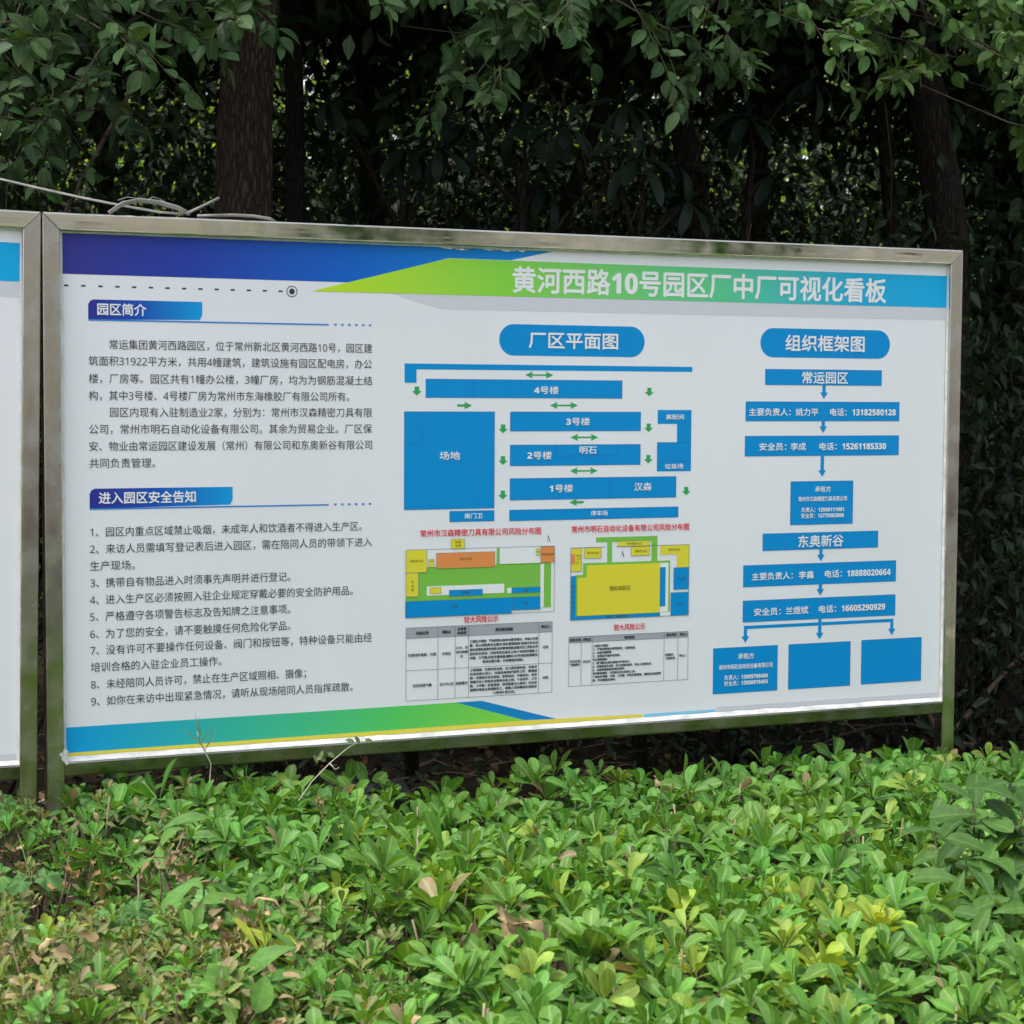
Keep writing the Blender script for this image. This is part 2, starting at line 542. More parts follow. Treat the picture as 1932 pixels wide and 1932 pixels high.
class Print:
    """flat printing on a panel; millimetres right and down from the board's outer top left corner"""
    def __init__(self):
        self.b = MB()

    def poly(self, pts, m, lay=1):
        y = PY - lay * LAYER
        self.b.add([(u / 1000, y, Z_TOP - v / 1000) for u, v in pts], [tuple(range(len(pts)))], m)
        return self

    def rect(self, u0, v0, u1, v1, m, lay=1):
        return self.poly([(u0, v1), (u1, v1), (u1, v0), (u0, v0)], m, lay)

    def line(self, u0, v0, u1, v1, w, m, lay=2):
        if abs(u1 - u0) > abs(v1 - v0):
            return self.rect(min(u0, u1), v0 - w / 2, max(u0, u1), v0 + w / 2, m, lay)
        return self.rect(u0 - w / 2, min(v0, v1), u0 + w / 2, max(v0, v1), m, lay)

    def frame(self, u0, v0, u1, v1, w, m, lay=2):
        self.rect(u0, v0, u1, v0 + w, m, lay); self.rect(u0, v1 - w, u1, v1, m, lay)
        self.rect(u0, v0 + w, u0 + w, v1 - w, m, lay); self.rect(u1 - w, v0 + w, u1, v1 - w, m, lay)
        return self

    def pill(self, u0, v0, u1, v1, m, lay=1):
        r = (v1 - v0) / 2
        c = (v0 + v1) / 2
        pts = [(u1 - r + r * math.cos(a), c - r * math.sin(a)) for a in [(-90 + 10 * k) * math.pi / 180 for k in range(19)]]
        pts += [(u0 + r + r * math.cos(a), c - r * math.sin(a)) for a in [(90 + 10 * k) * math.pi / 180 for k in range(19)]]
        return self.poly(pts, m, lay)

    def disc(self, u, v, r, m, lay=1, n=28, r0=0):
        ring = [(math.cos(2 * math.pi * k / n), math.sin(2 * math.pi * k / n)) for k in range(n)]
        if not r0:
            return self.poly([(u + r * c, v - r * s) for c, s in ring], m, lay)
        for k in range(n):
            a, d = ring[k], ring[(k + 1) % n]
            self.poly([(u + r0 * a[0], v - r0 * a[1]), (u + r * a[0], v - r * a[1]), (u + r * d[0], v - r * d[1]), (u + r0 * d[0], v - r0 * d[1])], m, lay)
        return self

    def text(self, s, u0, u1, vc, size, m, bold=0.0, lay=3):
        """one line of writing, ink from u0 to u1, centred on vc, size = em height in mm"""
        s = ''.join(chr((0x1D7EC if bold > .015 else 0x1D7E2) + ord(ch) - 48) if ch in '0123456789' else ch for ch in s)
        V, F = glyphs(s)
        if not len(V): return self
        x0, x1 = V[:, 0].min(), V[:, 0].max()
        sx = (u1 - u0) / (x1 - x0) if u1 is not None else size
        shifts = [(0, 0)] if not bold else [(-bold, 0), (bold, 0), (0, bold), (0, -bold)]
        for i, (dx, dy) in enumerate(shifts):
            y = PY - lay * LAYER - i * 0.00012
            vs = [((u0 + (p[0] - x0) * sx + dx * size) / 1000, y, Z_TOP - (vc - (p[1] - 0.368 + dy) * size) / 1000) for p in V]
            self.b.add(vs, F, m)
        return self

    def build(self, name, parent, label=None):
        o = self.b.build(name, parent)
        if label: o['label'] = label
        return o


GL = {}


def glyphs(s):
    if s in GL: return GL[s]
    c = bpy.data.curves.new('writing', 'FONT')
    c.body = s
    c.resolution_u = 2
    o = bpy.data.objects.new('writing', c)
    C.objects.link(o)
    bpy.context.view_layer.update()
    me = bpy.data.meshes.new_from_object(o.evaluated_get(bpy.context.evaluated_depsgraph_get()))
    V = np.array([v.co[:] for v in me.vertices]) if len(me.vertices) else np.zeros((0, 3))
    F = [tuple(p.vertices) for p in me.polygons]
    bpy.data.objects.remove(o)
    bpy.data.curves.remove(c)
    bpy.data.meshes.remove(me)
    GL[s] = (V, F)
    return GL[s]


def bar(b, a, d, axis, half, m, cut0=0, cut1=0, ch=0.004):
    """square tube with rounded edges along 'x' or 'z' from a to d; cut = mitre slope towards the inside"""
    prof = []
    for sx, sy in ((1, 1), (-1, 1), (-1, -1), (1, -1)):
        for k in range(4):
            an = math.atan2(sy, sx) - math.pi / 4 + k * math.pi / 6
            prof.append((sx * (half - ch) + ch * math.cos(an), sy * (half - ch) + ch * math.sin(an)))
    n = len(prof)
    vs = []
    for end, cut in ((0, cut0), (1, cut1)):
        for p, q in prof:
            if axis == 'x':
                base = Vector(a if end == 0 else d)
                vs.append(base + Vector((cut * (half - p) if end == 0 else -cut * (half - p), q, p)))
            else:
                base = Vector(a if end == 0 else d)
                vs.append(base + Vector((p, q, (cut * (half + p)) if end == 0 else -cut * (half + p))))
    fs = [(k, (k + 1) % n, n + (k + 1) % n, n + k) for k in range(n)]
    fs += [tuple(reversed(range(n))), tuple(range(n, 2 * n))]
    b.add(vs, fs, m, [False] * len(fs))


def board(label, loc=(0, 0, 0), rot=(0, 0, 0)):
    root = empty('notice_board', loc, label, 'notice board', 'framed notice boards behind the hedge', rot)
    h = FW / 2
    # top rail and posts meet in mitres; the bottom rail is butted between the posts
    b = MB(); bar(b, (0.001, h, Z_TOP - h), (BW - 0.001, h, Z_TOP - h), 'x', h, M['steel'], 1, 1); b.build('top_rail', root)
    for side in (0, 1):
        b = MB()
        x = h if side == 0 else BW - h
        prof = [(-1, -1), (1, -1), (1, 1), (-1, 1)]
        # post with a mitred head
        vs = []
        ch = 0.004
        pr = []
        for sx, sy in ((1, 1), (-1, 1), (-1, -1), (1, -1)):
            for k in range(4):
                an = math.atan2(sy, sx) - math.pi / 4 + k * math.pi / 6
                pr.append((sx * (h - ch) + ch * math.cos(an), sy * (h - ch) + ch * math.sin(an)))
        n = len(pr)
        for p, q in pr:
            vs.append((x + p, h + q, -0.3))
        for p, q in pr:
            inner = (p + h) if side == 0 else (h - p)
            vs.append((x + p, h + q, Z_TOP - 0.0015 - inner))
        fs = [(k, (k + 1) % n, n + (k + 1) % n, n + k) for k in range(n)] + [tuple(reversed(range(n))), tuple(range(n, 2 * n))]
        b.add(vs, fs, M['steel_post'], [False] * len(fs))
        o = b.build('post', root)
        # dull weld bead along the mitre
        b = MB()
        xa, xb = (0.004, FW - 0.001) if side == 0 else (BW - 0.004, BW - FW + 0.001)
        b.tube([(xa + (xb - xa) * t, -0.0004 + 0.0006 * math.sin(9 * t), Z_TOP - 0.004 - (FW - 0.005) * t) for t in [k / 10 for k in range(11)]],
               [0.0012 + 0.0005 * random.random() for k in range(11)], M['weld'], 6)
        b.build('weld_seam', o)
    zb = Z_TOP - 1.249
    b = MB(); bar(b, (FW, h, zb - 0.017), (BW - FW, h, zb - 0.017), 'x', 0.017, M['steel_dim_reflection'])
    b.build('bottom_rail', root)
    # panel, a thin sheet held inside the frame
    b = MB()
    b.box((FW - 0.002, PY, zb), (BW - FW + 0.002, PY + 0.008, Z_TOP - FW + 0.002), M['panel'])
    panel = b.build('panel', root)
    # white sealant strip all round, sloping from the panel to the frame
    i0, i1, j0, j1 = 0.0472, BW - 0.0405, 0.0445, 1.2395       # inner edge on the panel
    o0, o1, q0, q1 = 0.0402, BW - 0.0402, 0.0402, 1.2488        # outer edge at the frame
    b = MB()

    def strip(p_in, p_out, n=60):
        vs = []
        for k in range(n + 1):
            t = k / n
            a = Vector(p_in[0]).lerp(Vector(p_in[1]), t)
            c = Vector(p_out[0]).lerp(Vector(p_out[1]), t)
            wob = 0.0014 * noise.noise(Vector((a.x * 23, a.z * 23, loc[0])))
            a = a + (a - c) * (wob / 0.006)
            a.y = PY - 0.0022
            vs += [a, c]
        b.add(vs, [(2 * k, 2 * k + 2, 2 * k + 3, 2 * k + 1) for k in range(n)], M['trim'], True)
    def P3(u, v, y): return (u, y, Z_TOP - v)
    strip((P3(i0, j1, 0), P3(i1, j1, 0)), (P3(o0, q1, 0.004), P3(o1, q1, 0.004)))
    strip((P3(i0, j0, 0), P3(i1, j0, 0)), (P3(o0, q0, 0.012), P3(o1, q0, 0.012)))
    strip((P3(i0, j0, 0), P3(i0, j1, 0)), (P3(o0, q0, 0.008), P3(o0, q1, 0.004)))
    strip((P3(i1, j0, 0), P3(i1, j1, 0)), (P3(o1, q0, 0.008), P3(o1, q1, 0.004)))
    b.build('sealant_strip', panel)
    # a smear of sealant left on the frame at the lower left corner
    b = MB()
    for k in range(7):
        cu, cv, rr_ = 0.036 + random.uniform(-.006, .010), 1.235 + random.uniform(-.012, .016), random.uniform(.003, .007)
        ring = [(cu + rr_ * random.uniform(.6, 1.2) * math.cos(a), -0.0009 - k * 0.0001, Z_TOP - cv - rr_ * 1.4 * random.uniform(.6, 1.2) * math.sin(a)) for a in [-q * math.pi / 5 for q in range(10)]]
        b.add(ring, [tuple(range(10))], M['trim'])
    b.build('sealant_smear', panel)
    return root, panel


WHITE = ink('white', (214, 220, 222))
BLUE = ink('blue', (0, 128, 190))
EDGE = ink('edge_blue', (40, 95, 160))
DARK = ink('text', (62, 64, 70), 1.0)
GREY = ink('grey', (190, 191, 197))
GREEN = ink('arrow_green', (48, 150, 82))
YEL = ink('map_yellow', (205, 194, 55))
MGREEN = ink('map_green', (112, 174, 68))
ORANGE = ink('map_orange', (208, 130, 72))
RED = ink('red', (208, 48, 58))
LINE = ink('map_line', (105, 110, 112))
BANNER = ink_grad('banner', [(634, (176, 205, 40)), (1150, (122, 193, 66)), (1750, (84, 182, 130)), (2170, (30, 155, 195)), (2462, (14, 155, 207))])
INDIGO = ink_grad('indigo', [(48, (49, 50, 128)), (330, (36, 57, 150)), (730, (12, 90, 180)), (1270, (12, 130, 200))])
FOOT = ink_grad('footer', [(48, (14, 145, 203)), (420, (48, 168, 150)), (844, (80, 186, 90)), (1200, (125, 196, 60))])


def banner_parts(panel, main):
    p = Print()
    if main:
        p.poly([(634, 160), (2462, 158), (2462, 71), (986, 71)], BANNER, 2)
        p.text('黄河西路10号园区厂中厂可视化看板', 1158, 2261, 118, 69, WHITE, 0.024)
    else:
        p.poly([(634, 160), (2456, 157), (2456, 71), (986, 71)], BANNER, 2)
    p.build('title_banner', panel)
    p = Print()
    if main:
        p.poly([(838, 161), (965, 195), (2463, 192), (2463, 158.5)], GREY, 1)
    else:
        p.poly([(838, 161), (965, 195), (2456, 192), (2456, 157.5)], GREY, 1)
    p.build('grey_band', panel)


# ---- the main board
root, panel = board('large steel framed notice board with blue diagrams and Chinese text, shown whole')
banner_parts(panel, True)
p = Print()
p.poly([(48, 136), (730, 136.5), (986, 70), (1151, 70), (1270, 44), (48, 44)], INDIGO, 1)
for k in range(9):       # torn, scuffed upper edge of the print
    u = 950 + 26 * k + random.uniform(-14, 14)
    w, hh = random.uniform(14, 50), random.uniform(2, 6.5)
    p.poly([(u, 43), (u + w * .4, 44 + hh * .6), (u + w * .7, 44 + hh), (u + w, 44 + hh * .35), (u + w * 1.1, 43.6)], WHITE, 2)
p.build('indigo_stripe', panel)
for k in range(14):
    p = Print()
    p.rect(51 + 38.7 * k, 160, 61 + 38.7 * k, 164, DARK, 1)
    p.build('dash', panel)
p = Print()
p.disc(587, 162, 13.5, DARK, 1, r0=11.5)
p.disc(587, 162, 7, DARK, 1)
p.build('ring_mark', panel)


def heading(s, u1, v0, v1, te):
    p = Print()
    g = ink_grad('head%d' % u1, [(105, (44, 45, 130)), (105 + (u1 - 105) * 0.45, (20, 75, 165)), (u1, (14, 140, 200))])
    p.poly([(105, v1), (u1 - 6, v1 - 4), (u1 - 2, v1 - 12), (u1, v1 - 16), (u1, v0), (117, v0), (109, v0 + 4), (105, v0 + 12)], g, 1)
    p.rect(105, v1 - 1, 678, v1 + 2.5, ink('rule', (50, 120, 190)), 2)
    for k in range(6):
        p.rect(692 + 17.6 * k, v1 - 2, 698 + 17.6 * k, v1 + 2.5, ink('rule', (50, 120, 190)), 2)
    p.text(s, 126, te, (v0 + v1) / 2 - 1, 29, WHITE, 0.022)
    p.build('section_heading', panel)


heading('园区简介', 370, 192, 238, 238)
heading('进入园区安全告知', 441, 624, 670, 352)

p = Print()
TS = 24.2
for s, u0, u1, v in [
    ('常运集团黄河西路园区，位于常州新北区黄河西路10号，园区建', 153, 788, 294),
    ('筑面积31922平方米，共用4幢建筑，建筑设施有园区配电房，办公', 105, 788, 332),
    ('楼，厂房等。园区共有1幢办公楼，3幢厂房，均为为钢筋混凝土结', 105, 788, 372),
    ('构，其中3号楼、4号楼厂房为常州市东海橡胶厂有限公司所有。', 105, 730, 411),
    ('园区内现有入驻制造业2家，分别为：常州市汉森精密刀具有限', 153, 788, 449),
    ('公司，常州市明石自动化设备有限公司。其余为贸易企业。厂区保', 105, 788, 488),
    ('安、物业由常运园区建设发展（常州）有限公司和东奥新谷有限公司', 105, 788, 527),
    ('共同负责管理。', 105, 257, 566)]:
    p.text(s, u0, u1, v, TS, DARK, 0.0)
p.build('introduction_text', panel)
p = Print()
for s, u0, u1, v in [
    ('1、园区内重点区域禁止吸烟，未成年人和饮酒者不得进入生产区。', 106, 762, 724),
    ('2、来访人员需填写登记表后进入园区，需在陪同人员的带领下进入', 105, 788, 763),
    ('生产现场。', 105, 208, 802),
    ('3、携带自有物品进入时须事先声明并进行登记。', 105, 582, 841),
    ('4、进入生产区必须按照入驻企业规定穿戴必要的安全防护用品。', 104, 739, 880),
    ('5、严格遵守各项警告标志及告知牌之注意事项。', 104, 582, 919),
    ('6、为了您的安全，请不要触摸任何危险化学品。', 104, 582, 959),
    ('7、没有许可不要操作任何设备、阀门和按钮等，特种设备只能由经', 104, 788, 997),
    ('培训合格的入驻企业员工操作。', 105, 412, 1036),
    ('8、未经陪同人员许可，禁止在生产区域照相、摄像；', 105, 621, 1076),
    ('9、如你在来访中出现紧急情况，请听从现场陪同人员指挥疏散。', 105, 739, 1115)]:
    p.text(s, u0, u1, v, TS, DARK, 0.0)
p.build('safety_rules_text', panel)

# footer bands
p = Print()
p.poly([(47, 1231), (1200, 1227), (1009, 1170), (47, 1172)], FOOT, 1)
p.poly([(1198, 1226), (1285, 1228), (1080, 1170), (1009, 1170)], ink_grad('footblue', [(1009, (20, 125, 175)), (1285, (20, 120, 185))]), 1)
p.poly([(47, 1239), (1535, 1239), (1530, 1231), (1200, 1227.4), (47, 1231.3)], ink('foot_yellow', (212, 196, 70)), 1)
p.rect(1537, 1231, 1748, 1239, ink('foot_pale_blue', (130, 185, 215)), 1)
p.rect(1750, 1226, 2455, 1239, ink('foot_grey', (186, 187, 192)), 1)
p.build('footer_band', panel)


def pill(s, u0, v0, u1, v1, t0, t1, size):
    p = Print()
    p.pill(u0, v0, u1, v1, BLUE, 1)
    p.text(s, t0, t1, (v0 + v1) / 2, size, WHITE, 0.02)
    p.build('heading_pill', panel)


pill('厂区平面图', 1122, 228, 1528, 306, 1203, 1451, 44)
pill('组织框架图', 1871, 224, 2278, 301, 1948, 2195, 46)


def block(u0, v0, u1, v1, texts=(), lines=(), name='plan_block', edge=0.9):
    p = Print()
    p.rect(u0, v0, u1, v1, BLUE, 1)
    p.frame(u0, v0, u1, v1, edge, EDGE, 2)
    for l_ in lines:
        p.line(*l_, 1.0, EDGE, 2)
    for t in texts:
        p.text(t[0], t[1], t[2], t[3], t[4], WHITE, 0.018)
    return p.build(name, panel)


p = Print()
p.poly([(872, 376), (903, 376), (903, 343), (1668, 342), (1668, 329), (872, 329)], BLUE, 1)
p.build('plan_block', panel)
block(927, 366, 1465, 412, [('4号楼', 1218, 1285, 392, 21)], [(1052, 366, 1052, 412)])
block(871, 446, 1111, 687, [('场地', 964, 1018, 555, 21.5)], [(915, 446, 915, 526), (871, 526, 915, 526)])
block(1153, 446, 1519, 495, [('3号楼', 1307, 1373, 471, 21)])
block(1153, 529, 1519, 582, [('2号楼', 1200, 1267, 556, 21), ('明石', 1345, 1393, 543, 21)],
      [(1280, 529, 1280, 558), (1452, 529, 1452, 558), (1280, 558, 1452, 558)])
block(1153, 613, 1624, 668, [('1号楼', 1262, 1327, 640, 21), ('汉森', 1502, 1552, 639, 22)], [(1433, 613, 1433, 668)])
block(991, 692, 1111, 719, [('南门卫', 1031, 1079, 705, 14)])
block(1152, 692, 1631, 720, [('停车场', 1378, 1426, 705, 14)])
p = Print()
p.poly([(1567, 600), (1667, 600), (1667, 441), (1568, 441), (1568, 477), (1625, 477), (1625, 525), (1567, 525)], BLUE, 1)
for l_ in [(1625, 477, 1667, 477), (1567, 525, 1667, 525), (1567, 573, 1667, 573)]:
    p.line(*l_, 1.0, EDGE, 2)
p.text('高配间', 1592, 1644, 459, 14, WHITE, 0.018)
p.text('垃圾场', 1590, 1644, 587, 14, WHITE, 0.018)
p.build('plan_block', panel)


def arrow(kind, u, v):
    p = Print()
    if kind == 'both':
        p.poly([(u - 39, v), (u - 18, v + 9), (u - 20, v + 2), (u + 20, v + 2), (u + 18, v + 9), (u + 39, v), (u + 18, v - 9), (u + 20, v - 2), (u - 20, v - 2), (u - 18, v - 9)], GREEN, 1)
    elif kind == 'down':
        p.poly([(u, v + 11), (u + 13, v), (u + 6, v), (u + 6, v - 11), (u - 6, v - 11), (u - 6, v), (u - 13, v)], GREEN, 1)
    else:
        s = 1 if kind == 'right' else -1
        pts = [(u + 20 * s, v), (u, v - 9), (u, v - 3), (u - 20 * s, v - 3), (u - 20 * s, v + 3), (u, v + 3), (u, v + 9)]
        p.poly(pts if s < 0 else pts[::-1], GREEN, 1)
    p.build('direction_arrow', panel)


for k, u, v in [('both', 1232, 354), ('both', 1301, 430), ('both', 1359, 511), ('both', 1358, 596), ('right', 1030, 431), ('left', 1338, 676),
                ('down', 904, 396), ('down', 1543, 395), ('down', 1134, 489), ('down', 1542, 487), ('down', 1134, 568), ('down', 1542, 568),
                ('down', 1134, 654), ('down', 1654, 652)]:
    arrow(k, u, v)


def rects(p, items, lay=1, edge=None):
    for u0, v0, u1, v1, m in items:
        p.rect(u0, v0, u1, v1, m, lay)
        if edge:
            p.frame(u0, v0, u1, v1, 0.7, edge, lay + 1)


MT = ink('map_text', (75, 80, 40), 1.0)
p = Print()
p.text('常州市汉森精密刀具有限公司风险分布图', 914, 1239, 746, 19, RED, 0.012)
p.rect(876, 785, 1277, 941, ink('map_white', (212, 215, 216)), 1)
p.frame(876, 785, 1277, 953, 1.0, LINE, 4)
rects(p, [(910, 829, 1238, 892, MGREEN), (876, 892, 1238, 914, MGREEN), (1118, 786, 1126, 830, MGREEN), (1126, 827, 1268, 830, MGREEN), (1248.5, 830, 1268, 941, MGREEN)], 2)
rects(p, [(931, 877, 1139, 900, ink('map_white', (212, 215, 216))), (1147, 888, 1160, 901, ink('map_white', (212, 215, 216))), (1238.6, 840, 1248, 903, ink('map_white', (212, 215, 216))), (1238.6, 911, 1247.5, 940, ink('map_white', (212, 215, 216)))], 3)
rects(p, [(876, 785, 931, 842, YEL), (876, 842, 909, 901, YEL), (995, 761, 1031, 786, YEL), (939, 880, 969, 896, YEL), (936, 809, 950, 830, YEL), (1226, 791, 1236, 808, YEL),
          (956, 795, 1113, 834, ORANGE), (1238.6, 786, 1277, 827, ORANGE), (990, 888, 1080, 904, BLUE), (1159, 888, 1238, 902, BLUE), (875, 912, 1159, 953, BLUE), (1159.5, 912, 1238, 945, BLUE)], 4, LINE)
for s, u0, u1, v, z in [('机床加工区', 886, 921, 813, 7), ('危废', 1005, 1021, 769, 7), ('仓库', 1005, 1021, 778, 7), ('加工中心区', 1018, 1051, 811, 7), ('打包区', 938, 948, 815, 4), ('办公区', 995, 1014, 929, 7),
                        ('仓库', 1191, 1203, 928, 7), ('检验区', 1026, 1044, 895, 7), ('货梯', 1191, 1203, 895, 6), ('危险品柜', 1241, 1274, 806, 7), ('配电', 1227, 1235, 799, 5)]:
    p.text(s, u0, u1, v, z, MT, 0, 7)
for k, s in enumerate('热处理'):
    p.text(s, 890, 896, 864 + 10 * k, 7, MT, 0, 7)
for s_, (u, v) in ((1, (1260, 766)), ):
    p.poly([(u + 3, v + 8), (u + 5, v + 9), (u - 1, v - 9), (u - 2, v - 4)], DARK, 3)
    p.poly([(u - 5, v + 8), (u - 3, v + 7), (u - 2, v + 2)], DARK, 3)
p.build('risk_map', panel)

p = Print()
MW = ink('map_white', (212, 215, 216))
p.text('常州市明石自动化设备有限公司风险分布图', 1325, 1663, 745, 19, RED, 0.012)
for l_ in [(1323, 792, 1420, 792), (1449, 792, 1664, 792), (1323, 792, 1323, 977), (1664, 792, 1664, 977), (1323, 977, 1664, 977)]:
    p.line(*l_, 1.2, LINE, 3)
rects(p, [(1394, 767, 1571, 780, MGREEN), (1426, 780, 1440, 832, MGREEN), (1554, 780, 1571, 832, MGREEN), (1358, 832, 1609, 975, MGREEN), (1337, 862, 1358, 975, MGREEN)], 1)
rects(p, [(1580, 838, 1604, 966, MW), (1580, 967, 1611, 976.5, MW)], 2)
p.poly([(1342, 967), (1580, 967), (1580, 838), (1368, 838), (1368, 869), (1342, 869)], YEL, 2)
p.poly([(1628, 851), (1664, 851), (1664, 792), (1579, 792), (1579, 817), (1628, 817)], YEL, 2)
rects(p, [(1323, 793, 1353, 853, YEL), (1360, 793, 1409, 820, YEL), (1456, 778, 1549, 792, YEL), (1494, 793, 1548, 817, YEL),
          (1579, 849, 1595, 951, BLUE), (1619, 851, 1664, 909, BLUE), (1611, 916, 1664, 977, BLUE), (1323, 864, 1337, 977, BLUE), (1337, 967.5, 1580, 977, BLUE)], 3, LINE)
p.rect(1324, 808, 1334, 833, ORANGE, 5)
for s, u0, u1, v, z in [('整机装配区', 1433, 1493, 899, 13), ('调试作业区', 1368, 1402, 806, 7), ('电气装配作业区', 1482, 1525, 785, 7), ('装配作业区', 1505, 1540, 805, 7), ('焊接作业区', 1602, 1637, 804, 7),
                        ('机加', 1338, 1350, 812, 6), ('工作', 1338, 1350, 821, 6), ('台', 1338, 1344, 830, 6), ('办公区', 1630, 1654, 880, 7), ('仓库', 1629, 1645, 946, 7), ('物料、设备通道', 1425, 1485, 972, 7)]:
    p.text(s, u0, u1, v, z, MT, 0, 7)
for k, s in enumerate('物料设备区'):
    p.text(s, 1327, 1333, 890 + 14 * k, 7, MT, 0, 7)
u, v = 1470, 811
p.poly([(u + 3, v + 8), (u + 5, v + 8), (u - 1, v - 9), (u - 2, v - 4)], DARK, 3)
p.poly([(u - 5, v + 8), (u - 3, v + 6), (u - 2, v + 1)], DARK, 3)
p.build('risk_map', panel)

TH = ink('table_head', (152, 154, 160))
TL = ink('table_line', (120, 122, 126))


def table(title, tu0, tu1, tv, u0, v0, u1, v1, hv, cols, rows, heads, cells):
    p = Print()
    p.text(title, tu0, tu1, tv, 18, RED, 0.014)
    p.rect(u0, v0, u1, hv, TH, 1)
    for v in [v0, hv, v1] + rows:
        p.line(u0, v, u1, v, 1.2, TL, 2)
    for u in [u0, u1] + cols:
        p.line(u, v0, u, v1, 1.2, TL, 3)
    for s, a, z, v, e, bo in heads + cells:
        p.text(s, a, z, v, e, DARK, bo, 4)
    p.build('risk_table', panel)


tx1 = ['工程技术措施：严格按照GB50016要求建设，安装火灾报', '警、防火间距等安全要求,落实管理措施:加强对安全设', '施的定期检查维护保养,培训教育措施:加强对员工危险化学',
       '品的安全培训，并经考核合格后上岗;个体防护措施:工', '作服、工作鞋;应急处置措施:编制火灾专项应急预案及', '现场处置方案，并定期组织演练。']
tx2 = ['工程措施：定期对安全阀、压力表定期校验，安装泄', '压自动排水防止，加强设备维护保养工作；管理措', '施：定期进行安全检查；教育培训：开展培训、经考',
       '核操作证人员经安全教育合格上岗；个体防护：工作', '服、工作鞋；应急措施：现场配备灭火器材；发生容', '器爆炸事故立即疏散员工，佩戴人员穿戴防护用具进', '入现场扑救火灾。']
cells = [('存储场所易燃、可燃', 882, 956, 1046, 8.5, .02), ('仓库区', 972, 996, 1046, 8.5, .02), ('火灾、其', 1009, 1041, 1033, 7.5, .02), ('他可燃爆', 1009, 1041, 1044, 7.5, .02), ('炸', 1021, 1028, 1055, 7.5, .02), ('经理', 1247, 1261, 1042, 8, .02),
         ('空压机储气罐', 895, 944, 1122, 8.5, .02), ('加工中心区', 966, 1003, 1122, 8, .02), ('容器爆炸', 1009, 1040, 1122, 8, .02), ('经理', 1247, 1261, 1120, 8, .02)]
for k, s in enumerate(tx1):
    cells.append((s, 1046 if k < 5 else 1081, 1232 if k < 5 else 1193, 1019 + 10.4 * k, 7.6, .03))
for k, s in enumerate(tx2):
    cells.append((s, 1047 if k < 6 else 1109, 1230 if k < 6 else 1170, 1091 + 10.0 * k, 7.4, .03))
table('较大风险公示', 1031, 1123, 964, 877, 978, 1272, 1159, 1004, [961, 1007, 1043, 1235], [1084],
      [('风险名称', 903, 936, 992, 9, .035), ('风险点', 972, 995, 992, 9, .035), ('主要事', 1013, 1037, 986, 8, .035), ('故类型', 1013, 1037, 996, 8, .035), ('具体管控措施', 1115, 1163, 992, 9, .035), ('责任人', 1241, 1266, 990, 8.5, .035)], cells)
tx3 = [('工程技术措施：', 1388, 1432), ('1、严格按照操作规程要求，定期检查。', 1388, 1510), ('2、安装泄漏报警。', 1388, 1442), ('3、定期进行维护保养等。', 1388, 1466), ('安全管理措施：', 1387, 1429),
       ('1、储气罐安全操作规程并严格执行。', 1387, 1494), ('2、定期检验安全阀、压力表操作规范、持证上岗等培训。', 1387, 1557), ('3、设备管理制度和维护保养。', 1387, 1479), ('培训教育措施：人员培训与安全教育上岗。', 1387, 1510),
       ('个体防护措施：手套、工作服、应急处置措施，编制应急救援预', 1387, 1584), ('案，并定期组织演练。', 1387, 1453)]
cells = [('空压机储', 1322, 1351, 1083, 7.5, .02), ('气罐爆炸', 1322, 1350, 1092, 7.5, .02), ('空压站', 1359, 1380, 1085, 7.5, .02), ('容器爆炸、', 1596, 1622, 1079, 7.5, .02), ('机械伤害', 1599, 1625, 1088, 7.5, .02), ('责任人', 1638, 1658, 1083, 7.5, .02)]
for k, (s, a, z) in enumerate(tx3):
    cells.append((s, a, z, 1046 + 8.9 * k, 6.9, .03))
table('较大风险公示', 1447, 1537, 1001, 1319, 1020, 1664, 1147, 1035, [1354, 1385, 1593, 1634], [],
      [('风险名称', 1321, 1352, 1028, 8, .035), ('风险点', 1359, 1381, 1028, 8, .035), ('管控措施', 1477, 1506, 1028, 8, .035), ('事故类型', 1599, 1629, 1027, 8, .035), ('责任人', 1639, 1661, 1027, 8, .035)], cells)


def obox(u0, v0, u1, v1, *texts):
    block(u0, v0, u1, v1, texts, (), 'chart_box', 0.8)


obox(1887, 332, 2253, 374, ('常运园区', 2001, 2144, 354, 34))
obox(1829, 418, 2312, 470, ('主要负责人：', 1839, 1966, 446, 21.5), ('姚力平', 1982, 2052, 446, 21.5), ('电话：', 2090, 2142, 446, 21.5), ('13182580128', 2160, 2300, 446, 22.5))
obox(1828, 509, 2312, 563, ('安全员：', 1872, 1954, 538, 21.5), ('李成', 1968, 2015, 538, 21.5), ('电话：', 2058, 2112, 538, 21.5), ('15261185330', 2130, 2270, 538, 22.5))
obox(1970, 631, 2167, 748, ('承租方', 2046, 2095, 653, 16), ('常州市汉森精密刀具有限公司', 1995, 2147, 679, 14), ('负责人：13506111001', 2004, 2138, 708, 14), ('安全员：13775083866', 2004, 2138, 724, 14))
obox(1886, 769, 2250, 815, ('东奥新谷', 1996, 2138, 793, 34))
obox(1828, 852, 2310, 910, ('主要负责人：', 1854, 1980, 883, 21.5), ('李鑫', 1999, 2046, 883, 21.5), ('电话：', 2081, 2135, 883, 21.5), ('18888020664', 2152, 2292, 883, 22.5))
obox(1828, 946, 2310, 1004, ('安全员：', 1862, 1944, 978, 21.5), ('兰煜斌', 1960, 2030, 978, 21.5), ('电话：', 2064, 2118, 978, 21.5), ('16605290929', 2136, 2276, 978, 22.5))
obox(1740, 1069, 1937, 1191, ('承租方', 1815, 1863, 1094, 16), ('常州市明石自动化设备有限公司', 1758, 1921, 1121, 14), ('负责人：13805798489', 1774, 1907, 1149, 14), ('安全员：13856815493', 1774, 1907, 1165, 14))
obox(1971, 1069, 2167, 1191)
obox(2202, 1068, 2399, 1190)


